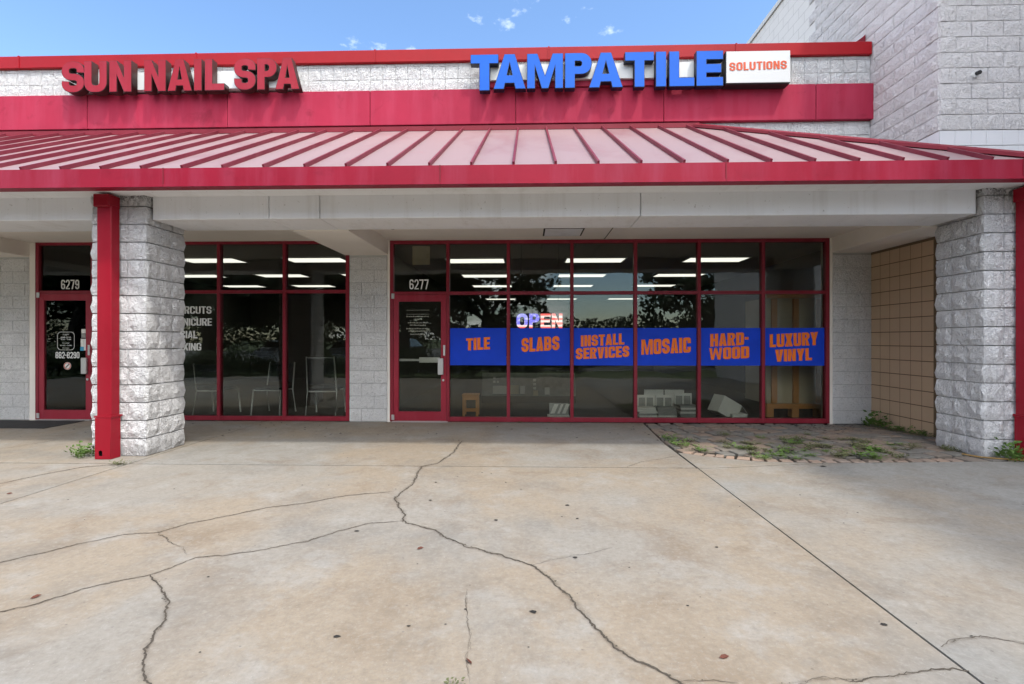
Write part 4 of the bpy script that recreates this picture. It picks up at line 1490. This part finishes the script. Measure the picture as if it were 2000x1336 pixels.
# front face: two smooth courses then split face in running bond
zf = 3.665
SM = mesh('smooth_block', *rock_face(S - .004, S - .004, 1, .004, 3, 3, .008), M['smooth_grey'])
for r in range(2):
    for k in range(7):
        inst('smooth_block', SM, T, Matrix.Translation((TX + k * S * .99 + .002, TY, zf + r * S)))
    for k in range(8):
        inst('smooth_block', SM, T, Matrix.Translation((TX, TY + S * (k + 1), zf + r * S)) @ Matrix.Rotation(R(-90), 4, 'Z'))
FULL = [mesh('block', *rock_face(2 * S - .003, S - .002, 400 + k, .020, 8, 5, .005), M['rock_tall']) for k in range(10)]
HALF = [mesh('block', *rock_face(S - .003, S - .002, 430 + k, .034, 5, 5, .005), M['rock_tall']) for k in range(6)]
rr = random.Random(12)
for r in range(19):
    z = zf + (2 + r) * S
    if r < 12:
        x = TX + .002
        if r % 2:
            inst('block', rr.choice(HALF), T, Matrix.Translation((x, TY, z))); x += S
        while x < 6.75 - S:
            inst('block', rr.choice(FULL), T, Matrix.Translation((x, TY, z))); x += 2 * S
    y = TY
    if r % 2 == 0:
        inst('block', rr.choice(HALF), T, Matrix.Translation((TX, y + S, z)) @ Matrix.Rotation(R(-90), 4, 'Z')); y += S
    for k in range(7):
        inst('block', rr.choice(FULL), T, Matrix.Translation((TX, y + 2 * S, z)) @ Matrix.Rotation(R(-90), 4, 'Z')); y += 2 * S
# tan wall below the canopy
box('tan_wall', TX - .018, TX + .004, TY + .02, 8.07, -.05, 2.72, M['tan_mortar'], T)
TN = mesh('tan_block', *rock_face(S - .007, S - .007, 2, .005, 3, 3, .006), M['tan'])
for r in range(13):
    for k in range(6):
        inst('tan_block', TN, T, Matrix.Translation((TX - .019, 8.065 - k * S - .001, .02 + r * S)) @ Matrix.Rotation(R(-90), 4, 'Z'))

# wall camera stub
t = thing('security_fixture', 'small round black and white fixture on the grey block wall', 'security camera', (5.83, TY - .03, 4.78))
V, F = tube([(5.83, TY - .005, 4.78), (5.83, TY - .05, 4.78)], .042, 14)
obj('base', V, F, M['raceway'], t)
V, F = tube([(5.835, TY - .051, 4.785), (5.83, TY - .10, 4.775)], .026, 12)
obj('lens', V, F, M['black'], t)

# ------------------------------------------------------------------ ceiling sprinklers
for x, y, lab in ((-6.05, 6.55, 'small sprinkler head under the canopy near the left door'), (-4.05, 6.55, 'sprinkler head under the canopy just right of the left pillar'),
                  (-1.86, 6.9, 'sprinkler head under the canopy above the tile shop door'), (1.22, 6.6, 'sprinkler head under the canopy right of the ceiling hatch'), (3.62, 6.6, 'sprinkler head under the canopy near the right end')):
    t = thing('sprinkler_head', lab, 'sprinkler', (x, y, 2.92), 'sprinkler heads under the canopy')
    V, F = tube([(x, y, 2.922), (x, y, 2.86)], .012, 8)
    obj('stem', V, F, M['black'], t)
    V, F = tube([(x, y, 2.859), (x, y, 2.852)], .035, 10)
    obj('deflector', V, F, M['black'], t)
    V, F = tube([(x, y, 2.924), (x, y, 2.916)], .04, 12)
    obj('escutcheon', V, F, M['alu'], t)

# ------------------------------------------------------------------ door mat, cable
V, F = [], []
for i in range(13):
    for j in range(7):
        V.append((-9.0 + i * .15, 7.30 + j * .115, .010 + .006 * noise.noise((i * .5, j * .6, 1))))
for i in range(12):
    for j in range(6):
        F.append((i * 7 + j, (i + 1) * 7 + j, (i + 1) * 7 + j + 1, i * 7 + j + 1))
mo = obj('door_mat', V, F, M['rubber'])
md = mo.modifiers.new('thickness', 'SOLIDIFY'); md.thickness = .008
tag(mo, 'black rubber mat lying in front of the left door', 'mat')
V, F = tube([(4.80, 5.72, .066), (4.86, 5.58, .066), (5.0, 5.50, .066), (5.2, 5.43, .066), (5.45, 5.40, .06), (5.9, 5.38, .055), (6.6, 5.40, .055)], .008, 7)
tag(obj('cable', V, F, M['yellow'], None, None, True), 'yellow cable running along the foot of the right pillar', 'cable')


# ------------------------------------------------------------------ weeds
def weed_mesh(seed, size, n, flat, mat):
    rr = random.Random(seed)
    V, F = [], []
    for i in range(n):
        a = rr.random() * 6.283
        el = rr.uniform(.15, .75) if flat else rr.uniform(.5, 1.35)
        L = size * rr.uniform(.35, 1)
        ox, oy = rr.uniform(-.35, .35) * size, rr.uniform(-.35, .35) * size
        d = Vector((math.cos(a) * math.cos(el), math.sin(a) * math.cos(el), math.sin(el)))
        s_ = Vector((-math.sin(a), math.cos(a), 0))
        w = size * rr.uniform(.04, .09)
        for k in range(3):
            c = Vector((ox, oy, 0)) + d * L * (.3 + .33 * k)
            c.z = max(.004, c.z - (L * .25 * k * k * .2))
            q = s_ * (w if k % 2 else -w) * 1.6
            lf = (d * .6 + q.normalized()).normalized() * size * rr.uniform(.12, .24)
            wd = d.cross(lf).cross(lf).normalized() * size * .05 if d.cross(lf).length > 1e-6 else s_ * .01
            n0 = len(V)
            V += [tuple(c), tuple(c + lf * .5 + wd), tuple(c + lf), tuple(c + lf * .5 - wd)]
            F.append((n0, n0 + 1, n0 + 2, n0 + 3))
        n0 = len(V)
        b = Vector((ox, oy, 0)); e = b + d * L
        V += [tuple(b - s_ * w * .12), tuple(b + s_ * w * .12), tuple(e)]
        F.append((n0, n0 + 1, n0 + 2))
    return mesh('weed_clump', V, F, mat)


WM_ = [weed_mesh(1, .20, 46, False, M['leaf_g']), weed_mesh(2, .17, 40, True, M['leaf_g']), weed_mesh(3, .15, 34, True, M['leaf_d']), weed_mesh(4, .28, 40, False, M['leaf_g'])]
WE = [(-5.00, 5.55, 0, 1.15, 'bright green weed at the foot of the left pillar, left of the downpipe'), (-4.30, 5.22, 2, .8, 'low green weed in the slab joint right of the red downpipe'),
      (1.88, 6.75, 1, 1.0, 'green weed at the far left edge of the paver patch'), (1.90, 6.35, 1, 1.2, 'green weed on the left edge of the pavers, nearer the front'), (2.05, 6.05, 1, .9, 'weed at the left front corner of the paver patch'),
      (3.72, 5.62, 1, 1.5, 'largest dark green weed at the curved front edge of the pavers'), (3.45, 5.66, 2, 1.2, 'dusty weed left of the largest weed at the front of the pavers'), (4.0, 5.60, 2, 1.0, 'dusty weed right of the largest weed at the front of the pavers'),
      (2.60, 5.66, 1, .8, 'small weed on the front pink edging of the pavers'), (2.82, 5.75, 1, 1.0, 'green weed behind the pink edging of the pavers'), (5.12, 5.50, 3, 1.05, 'leafy weed growing against the front of the right pillar'),
      (5.22, 7.75, 3, 1.2, 'tall green weed in the corner by the tan wall'), (5.28, 7.35, 1, 1.5, 'dark green weed along the foot of the tan wall, middle'), (5.28, 6.95, 1, 1.4, 'dark green weed along the tan wall nearest the right pillar'),
      (-.30, 1.87, 2, .55, 'yellow green weed tuft at the bottom edge of the picture'), (-.12, 8.04, 2, .45, 'tiny weed at the sill below the slabs banner'), (.35, 8.045, 2, .3, 'tiny weed at the sill below the open sign, right one')]
grp = 'weeds in joints and along walls'
for x, y, k, s_, lab in WE:
    tag(inst('weed_clump', WM_[k], None, Matrix.Translation((x, y, gz(x, y) + .004)) @ Matrix.Rotation(x * 7, 4, 'Z') @ Matrix.Scale(s_, 4)), lab, 'weed', grp)
rr = random.Random(21)
for i in range(64):
    while True:
        x, y = rr.gauss(3.3, .75), rr.gauss(6.15, .38)
        if pav_front(x) + .1 < y < 7.2 and 2.0 < x < 4.9: break
    tag(inst('weed_clump', WM_[rr.choice((1, 2, 2))], None, Matrix.Translation((x, y, gz(x, y) + .002)) @ Matrix.Rotation(i, 4, 'Z') @ Matrix.Scale(rr.uniform(.4, .95), 4)),
        'small weed growing between the pavers in the middle of the patch', 'weed', 'small weeds between the pavers')

# ------------------------------------------------------------------ interior furnishings
def chair(x, y, lab, black, rz):
    W = Matrix.Translation((x, y, .012)) @ Matrix.Rotation(rz, 4, 'Z')
    t = thing('waiting_chair', lab, 'chair', (x, y, .012), 'chairs inside the salon window', rz)
    hw, d = .25, .22
    for s_ in (-1, 1):
        V, F = tube([(s_ * hw * 1.05, -d - .03, 0), (s_ * hw, -d + .02, .43)], .013, 8)
        obj('leg', V, F, M['chrome'], t, W, True)
        V, F = tube([(s_ * hw * 1.02, d + .07, 0), (s_ * hw, d - .02, .42), (s_ * hw * .94, d + .07, .90 if not black else 1.02)], .013, 8)
        obj('leg', V, F, M['chrome'], t, W, True)
    V, F = tube([(-hw, -d + .02, .43), (hw, -d + .02, .43)], .012, 8)
    tube([(-hw, d - .02, .42), (hw, d - .02, .42)], .012, 8, None, V, F)
    obj('seat_frame', V, F, M['chrome'], t, W, True)
    box('seat', -hw + .015, hw - .015, -d, d, .435, .485, M['darkfab'], t, .015, W)
    top = 1.0 if black else .88
    V = boxv(-hw * .9, hw * .9, d + .0, d + .03, .55, top)
    V = [(a, b + (c - .55) * .13, c) for a, b, c in V]
    obj('backrest', V, BF, M['darkfab'], t, W)
    if black:
        for z in (.60, .80, .92, 1.0):
            V, F = tube([(-hw * .95, d + .0 + (z - .5) * .12, z), (hw * .95, d + (z - .5) * .12, z)], .009, 6)
            obj('back_rail', V, F, M['chrome'], t, W, True)
    return t


chair(-5.50, 8.80, 'chrome legged chair behind the salon lettering, nearest the pillar', False, R(176))
chair(-4.52, 8.85, 'chrome legged chair in the middle pane of the salon window', False, R(-4))
chair(-3.55, 8.80, 'black high backed chair with chrome rails in the right salon pane', True, R(183))

st = thing('wooden_stool', 'small wooden stool inside the window left of the door mullion', 'stool', (-.98, 8.75, .012))
x, y = -.98, 8.75
box('seat', x - .145, x + .145, y - .13, y + .13, .35, .385, M['wood'], st, .006)
for a in (-1, 1):
    for b in (-1, 1):
        box('leg', x + a * .115 - .02, x + a * .115 + .02, y + b * .10 - .02, y + b * .10 + .02, .012, .349, M['wood'], st)
boxes('stretcher', [(x - .094, x + .094, y - .11, y - .09, .09, .12), (x - .094, x + .094, y + .09, y + .11, .09, .12), (x - .094, x + .094, y - .11, y - .09, .29, .345)], M['wood'], st)

ct = thing('shop_counter', 'pale service counter behind the tile and slab banners', 'counter', (-.3, 12.6, .012))
box('top', -1.05, .35, 12.3, 13.0, .72, .90, M['cream'], ct, .01)
box('body', -.95, .25, 12.4, 12.95, .012, .719, M['inwall'], ct)
dr = thing('tile_rack', 'low dark rack holding small tile sample cards', 'display rack', (.0, 10.6, .012))
box('plinth', -.95, 1.0, 10.45, 10.85, .012, .16, M['black'], dr)
V = boxv(-.95, 1.0, 10.45, 10.48, .161, .62); V = [(a, b + (c - .16) * .5, c) for a, b, c in V]
obj('backboard', V, BF, M['tilegrey'], dr)
rr = random.Random(31)
for px, w, z0, h in ((-.72, .30, .20, .16), (-.36, .18, .20, .17), (-.15, .1, .20, .16), (.12, .1, .17, .10), (.12, .06, .29, .05), (.12, .06, .37, .05), (.12, .06, .45, .05), (.36, .1, .19, .14), (-.72, .05, .42, .04), (-.64, .04, .42, .04), (-.72, .05, .50, .04)):
    V = boxv(px, px + w, 10.436, 10.446, z0, z0 + h); V = [(a, b + (c - .16) * .5, c) for a, b, c in V]
    obj('sample_card', V, BF, M[rr.choice(('card', 'cream', 'card'))], dr)
sd = thing('sample_board', 'marble patterned sample board leaning inside the slabs window', 'sample board', (.53, 8.5, .012))
box('base', .34, .70, 8.42, 8.60, .02, .06, M['card'], sd)
V = boxv(.37, .69, 8.47, 8.485, .061, .255); V = [(a, b + (c - .06) * .3, c) for a, b, c in V]
obj('board', V, BF, M['tilegrey'], sd)
for a, w in ((.385, .07), (.50, .04), (.58, .06)):
    obj('tile_strip', [(a, 8.470, .09), (a + w, 8.470, .09), (a + w + .07, 8.525, .24), (a + .07, 8.525, .24), (a, 8.466, .09), (a + w, 8.466, .09), (a + w + .07, 8.519, .24), (a + .07, 8.519, .24)], BF, M['card'], sd)

# stacked tile boxes
for i, (x, y, n, lab) in enumerate(((2.02, 8.72, 5, 'left stack of flat tile boxes'), (2.36, 8.74, 5, 'middle stack of flat tile boxes'), (2.72, 8.72, 6, 'right stack of flat tile boxes'))):
    for k in range(n):
        rr = random.Random(i * 10 + k)
        z = .014 + k * .034
        W = Matrix.Translation((x + rr.uniform(-.015, .015), y, z)) @ Matrix.Rotation(rr.uniform(-.05, .05), 4, 'Z')
        tag(box('tile_box', -.155, .155, -.16, .16, 0, .031, M['card' if rr.random() < .6 else 'tilegrey'], None, .002, W), f'{["lowest", "second", "third", "fourth", "fifth", "sixth"][k]} box up in the ' + lab + ' behind the window', 'box', 'stacked tile boxes')
for i, (x, lab) in enumerate(((2.03, 'framed tile sample card standing on the left box stack'), (2.34, 'framed tile sample card standing on the middle box stack'), (2.66, 'framed tile sample card standing on the right box stack'))):
    t = thing('sample_card_stand', lab, 'sample card', (x, 8.70, .19), 'framed tile sample cards on the boxes')
    z0 = .19 if i < 2 else .222
    w, h = .145, .19
    boxes('frame', [(x - w, x + w, 8.70, 8.715, z0 + h - .045, z0 + h), (x - w, x - w + .02, 8.70, 8.715, z0, z0 + h - .046), (x + w - .02, x + w, 8.70, 8.715, z0, z0 + h - .046), (x - .012, x + .012, 8.70, 8.715, z0, z0 + h - .046)], M['card'], t)
    box('sample', x - w + .021, x + w - .021, 8.717, 8.73, z0, z0 + h - .047, M['tilegrey'], t)
for x, z, lab in ((2.24, .22, 'pale sample board behind the stacked tile boxes, left one'), (2.60, .22, 'pale sample board behind the stacked tile boxes, right one')):
    tag(box('sample_board', x - .17, x + .17, 9.0, 9.02, .014, .44, M['card'], None, .003), lab, 'sample board', 'boards behind the tile boxes')
# open carton lying on its side
oc = thing('open_carton', 'open white carton lying tilted inside the hardwood window', 'carton', (3.42, 8.72, .012))
W = Matrix.Translation((3.38, 8.70, .02)) @ Matrix.Rotation(R(18), 4, 'Z') @ Matrix.Rotation(R(28), 4, 'Y')
boxes('carton_body', [(-.2, .2, -.02, .0, 0, .30), (-.2, -.185, -.001, .25, 0, .30), (.185, .2, -.001, .25, 0, .30), (-.184, .184, -.001, .25, 0, .012), (-.184, .184, .238, .25, .013, .30)], M['card'], oc, W)
obj('flap', [(.2, 0, .30), (.2, .25, .30), (.40, .25, .22), (.40, 0, .22), (.2, 0, .305), (.2, .25, .305), (.40, .25, .225), (.40, 0, .225)], BF, M['card'], oc, W)
tag(box('flat_carton', 3.45, 3.70, 8.60, 8.9, .014, .07, M['card'], None, .004, Matrix.Translation((0, 0, .0)) @ Matrix.Rotation(0, 4, 'Z')), 'flat white carton lying against the mullion left of the crate', 'carton')
# wooden crate on a pallet
CX = .33
ck = thing('wooden_crate', 'tall wooden crate with upright battens on a pallet in the right window', 'crate', (4.28 + CX, 8.85, .012))
box('panel', 3.74 + CX, 4.66 + CX, 8.72, 8.74, .24, 2.03, M['ply'], ck)
for x in (3.86, 4.22, 4.61):
    box('batten', x - .045 + CX, x + .045 + CX, 8.68, 8.719, .25, 2.02, M['wood'], ck)
box('bottom_rail', 3.72 + CX, 4.68 + CX, 8.66, 8.745, .16, .238, M['wood'], ck)
box('top_rail', 3.72 + CX, 4.68 + CX, 8.66, 8.745, 2.032, 2.10, M['wood'], ck)
box('side_panel', 3.72 + CX, 3.738 + CX, 8.746, 9.5, .24, 2.03, M['ply'], ck)
for x in (3.78, 4.2, 4.62):
    box('pallet_block', x - .06 + CX, x + .06 + CX, 8.67, 8.80, .014, .158, M['wood'], ck)
# open sign
os_ = thing('open_sign', 'lit open sign with stars and stripes hanging above the slabs banner', 'lit sign', (.19, 8.19, 1.5))
for ch, a, b, mt in (('O', -.175, .005, 'neon_b'), ('P', .030, .195, 'neon_b'), ('E', .215, .375, 'neon_r'), ('N', .395, .565, 'neon_r')):
    h = .235
    w = b - a
    put('letter', fill([[(px * h, py * h) for px, py in lp] for lp in glyph(ch, w / h, .23, .33)], .006), M[mt], os_, stand(a, 8.17, 1.512))
box('backplate', -.19, .58, 8.18, 8.186, 1.50, 1.76, simple('clear_dark_plate', (.02, .02, .05), .3), os_)
for x in (-.1, .5):
    V, F = tube([(x, 8.183, 1.76), (x, 8.183, 2.94)], .002, 5)
    obj('hanger_wire', V, F, M['black'], os_)
tag(box('paper_sheet', -1.87, -1.585, 8.16, 8.163, 2.545, 2.85, M['cream']), 'cream paper sheet hung behind the transom above the tile shop door', 'paper', 'cream sheets in the transoms')
tag(box('paper_sheet', -7.48, -7.20, 8.16, 8.163, 2.56, 2.86, M['cream']), 'cream paper sheet hung behind the transom above the left door', 'paper', 'cream sheets in the transoms')


# ------------------------------------------------------------------ what the glass reflects: shrubs, trees, cars
def leaves(V, F, c, rad, n, size, rr):
    for _ in range(n):
        while True:
            p = Vector((rr.uniform(-1, 1), rr.uniform(-1, 1), rr.uniform(-1, 1)))
            if p.length < 1: break
        p = Vector((c[0] + p.x * rad[0], c[1] + p.y * rad[1], c[2] + p.z * rad[2]))
        a = Vector((rr.gauss(0, 1), rr.gauss(0, 1), rr.gauss(0, 1))).normalized()
        b = a.orthogonal().normalized()
        s_ = size * rr.uniform(.6, 1.3)
        n0 = len(V)
        V += [tuple(p - a * s_), tuple(p + b * s_ * .5), tuple(p + a * s_), tuple(p - b * s_ * .5)]
        F.append((n0, n0 + 1, n0 + 2, n0 + 3))


SHR = []
for k in range(3):
    rr = random.Random(50 + k)
    V, F = [], []
    for _ in range(16):
        leaves(V, F, (rr.uniform(-.55, .55), rr.uniform(-.4, .4), rr.uniform(.25, .8)), (.32, .32, .26), 130, .045, rr)
    stV, stF = [], []
    for q in range(5):
        tube([(rr.uniform(-.1, .1), rr.uniform(-.1, .1), -.05), (rr.uniform(-.4, .4), rr.uniform(-.3, .3), .75)], .015, 5, .006, stV, stF)
    SHR.append((mesh('foliage', V, F, M['hedge']), mesh('stem', stV, stF, M['bark'])))
for i in range(20):
    x = -19.9 + i * 1.12
    t = thing('hedge_shrub', 'rounded green shrub in the hedge reflected low in the shop glass', 'shrub', (x, -2.1, -.02), 'hedge shrubs reflected in the glass')
    W = Matrix.Translation((x, -2.1 - .15 * (i % 2), -.02)) @ Matrix.Rotation(i * 1.3, 4, 'Z') @ Matrix.Scale(.85 + .12 * (i % 3), 4)
    inst('foliage', SHR[i % 3][0], t, W)
    inst('stem', SHR[i % 3][1], t, W)


def oak(seed, h, spread, n_cl, per):
    rr = random.Random(seed)
    V, F = [], []
    tube([(0, 0, -.2), (.1, .05, h * .2), (.05, -.1, h * .38)], .32, 9, .22, V, F)
    ends = []
    for k in range(9):
        a = k * .7 + rr.uniform(-.2, .2)
        L = spread * rr.uniform(.65, 1)
        p0 = Vector((.05, -.1, h * rr.uniform(.26, .38)))
        p1 = p0 + Vector((math.cos(a) * L * .5, math.sin(a) * L * .5, h * rr.uniform(.12, .3)))
        p2 = p1 + Vector((math.cos(a + .3) * L * .5, math.sin(a + .3) * L * .5, h * rr.uniform(.0, .25)))
        tube([p0, p1, p2], .13, 6, .03, V, F)
        ends += [p1, p2, (p1 + p2) / 2]
        for q in range(2):
            p3 = p1 + Vector((rr.uniform(-1, 1), rr.uniform(-1, 1), rr.uniform(.1, .8))) * spread * .35
            tube([p1, p3], .05, 5, .015, V, F)
            ends.append(p3)
    tm = mesh('trunk', V, F, M['bark'])
    V, F = [], []
    for k in range(n_cl):
        e = rr.choice(ends)
        c = e + Vector((rr.gauss(0, .6), rr.gauss(0, .6), rr.gauss(.15, .45)))
        if k % 2:
            a = rr.random() * 6.283
            q = spread * rr.uniform(.3, 1.0)
            c = Vector((math.cos(a) * q, math.sin(a) * q, h * rr.uniform(.26, .62)))
        r_ = rr.uniform(.35, .8)
        leaves(V, F, c, (r_, r_, r_ * .6), per, .135, rr)
    return tm, mesh('crown', V, F, M['oak'])


OA = oak(71, 8.0, 4.4, 120, 75)
OB = oak(72, 7.0, 3.9, 110, 75)
OC = oak(73, 8.5, 4.0, 230, 75)
for x, y, k, s_, rz, lab in ((-6.2, -9.0, OC, 1.0, .4, 'dense oak reflected in the salon window, right of the pale trunk'), (-11.5, -8.0, OC, 1.05, 2.0, 'dense oak reflected in the salon glass, leftmost'), (-2.2, -9.5, OA, .95, 1.0, 'oak reflected above the tile and slab banners'),
                             (9.2, -9.0, OB, 1.0, 3.0, 'oak reflected above the mosaic and hardwood banners'), (15.5, -14.0, OA, 1.0, 4.0, 'oak reflected at the right end of the tile shop glass'), (-17, -10, OC, 1.1, 5.0, 'oak reflected in the left door, right one'), (-23, -9, OC, 1.1, 1.0, 'oak reflected in the left door, left one'), (-9.0, -15.5, OC, 1.15, 3.3, 'oak in the second row reflected behind the salon lettering'), (-15.5, -16.5, OC, 1.15, 4.4, 'oak in the second row reflected at the left edge of the salon glass')):
    t = thing('oak_tree', lab, 'tree', (x, y, -.1), 'oaks reflected in the shop glass')
    W = Matrix.Translation((x, y, -.1)) @ Matrix.Rotation(rz, 4, 'Z') @ Matrix.Scale(s_, 4)
    inst('trunk', k[0], t, W)
    inst('crown', k[1], t, W)
t = thing('palm_trunk_tree', 'pale straight trunk reflected in the middle salon pane', 'tree', (-9.1, -3.8, -.05))
V, F = tube([(-9.1, -3.8, -.05), (-9.08, -3.8, 2.4), (-9.0, -3.85, 5.2)], .22, 12, .15)
obj('trunk', V, F, M['palebark'], t, None, True)
V, F = [], []
rr = random.Random(9)
for k in range(16):
    a = k * .39
    for q in range(22):
        f = q / 21
        p = Vector((-9.0 + math.cos(a) * 1.9 * f, -3.85 + math.sin(a) * 1.9 * f, 5.2 + .9 * f * (1.2 - f) * 2 - f * f * .9))
        for s_ in (-1, 1):
            e = p + Vector((-math.sin(a) * s_ * .35, math.cos(a) * s_ * .35, -.18)) * (1.1 - f * .7)
            n0 = len(V)
            V += [tuple(p), tuple(p + Vector((math.cos(a) * .06, math.sin(a) * .06, 0))), tuple(e)]
            F.append((n0, n0 + 1, n0 + 2))
obj('crown', V, F, M['hedge'], t)

V, F = [], []
rr = random.Random(77)
for i in range(150):
    x = -75 + i * 1.0
    h = 3.2 + 2.6 * abs(noise.noise((x * .11, 2, 5))) + rr.uniform(-.4, .6)
    for q in range(3):
        leaves(V, F, (x + rr.uniform(-1, 1), -52 + rr.uniform(-2, 2), h * (.25 + .3 * q)), (1.5, 1.4, h * .26), 42, .33, rr)
tag(obj('far_treeline', V, F, M['oak']), 'low dark line of far trees reflected behind the parking lot', 'trees', kind='stuff')


def car(x, y, rz, paint, lab):
    t = thing('parked_car', lab, 'car', (x, y, -.14), 'parked cars reflected in the glass', rz)
    W = Matrix.Translation((x, y, -.14)) @ Matrix.Rotation(rz, 4, 'Z')
    prof = [(-2.2, .35), (-2.25, .62), (-2.15, .92), (-1.55, 1.0), (-1.0, 1.38), (-.2, 1.47), (.5, 1.40), (1.15, .98), (1.95, .86), (2.22, .66), (2.24, .36)]
    low = [(2.1, .24), (-2.1, .24)]
    pts = prof + low
    V = []
    for s_ in (-1, 1):
        for px, pz in pts:
            w = .88 - max(0, pz - .9) * .42 - (.06 if abs(px) > 2.1 else 0)
            V.append((px, s_ * w, pz))
    n = len(pts)
    F = [tuple(range(n)), tuple(range(2 * n - 1, n - 1, -1))] + [(k, n + k, n + (k + 1) % n, (k + 1) % n) for k in range(n)]
    obj('body', V, F, paint, t, W)
    for s_ in (-1, 1):
        for q in ([(-1.35, 1.0), (-.95, 1.30), (-.28, 1.39), (-.28, 1.0)], [(-.2, 1.0), (-.2, 1.39), (.42, 1.33), (.92, 1.0)]):
            V = [(px, s_ * (.888 - max(0, pz - .9) * .42), pz) for px, pz in q] + [(px, s_ * (.87 - max(0, pz - .9) * .42), pz) for px, pz in q]
            obj('side_window', V, BF, M['carglass'], t, W)
    obj('windscreen', [(1.12, -.78, 1.02), (1.12, .78, 1.02), (.55, .66, 1.39), (.55, -.66, 1.39), (1.08, -.76, .99), (1.08, .76, .99), (.5, .64, 1.36), (.5, -.64, 1.36)], BF, M['carglass'], t, W)
    obj('rear_window', [(-1.50, -.78, 1.04), (-1.50, .78, 1.04), (-1.04, .66, 1.37), (-1.04, -.66, 1.37), (-1.46, -.76, 1.0), (-1.46, .76, 1.0), (-1.0, .64, 1.33), (-1.0, -.64, 1.33)], BF, M['carglass'], t, W)
    for px in (-1.38, 1.38):
        for s_ in (-1, 1):
            V, F = tube([(px, s_ * .70, .32), (px, s_ * .90, .32)], .32, 18)
            wh = obj('wheel', V, F, M['rubber'], t, W)
            V, F = tube([(px, s_ * .89, .32), (px, s_ * .91, .32)], .20, 14)
            obj('rim', V, F, M['alu'], wh, W)
    for s_ in (-1, 1):
        box('headlight', 2.12, 2.245, s_ * .62 - .16, s_ * .62 + .16, .62, .76, M['raceway'], t, .02, W)
        box('tail_light', -2.262, -2.15, s_ * .66 - .13, s_ * .66 + .13, .66, .84, M['panel_red'], t, .02, W)


car(-13.5, -11.5, R(90), M['car_a'], 'white car parked behind the hedge, reflected left of the pale trunk')
car(-9.8, -11.8, R(90), M['car_c'], 'silver car parked behind the hedge, reflected in the middle salon pane')
car(-6.9, -11.5, R(-90), M['car_b'], 'black car parked behind the hedge, reflected in the salon window')
car(1.0, -13.0, R(90), M['car_c'], 'silver car reflected below the banners in the tile shop glass')
car(4.2, -13.0, R(90), M['car_d'], 'maroon car reflected in the tile shop glass')
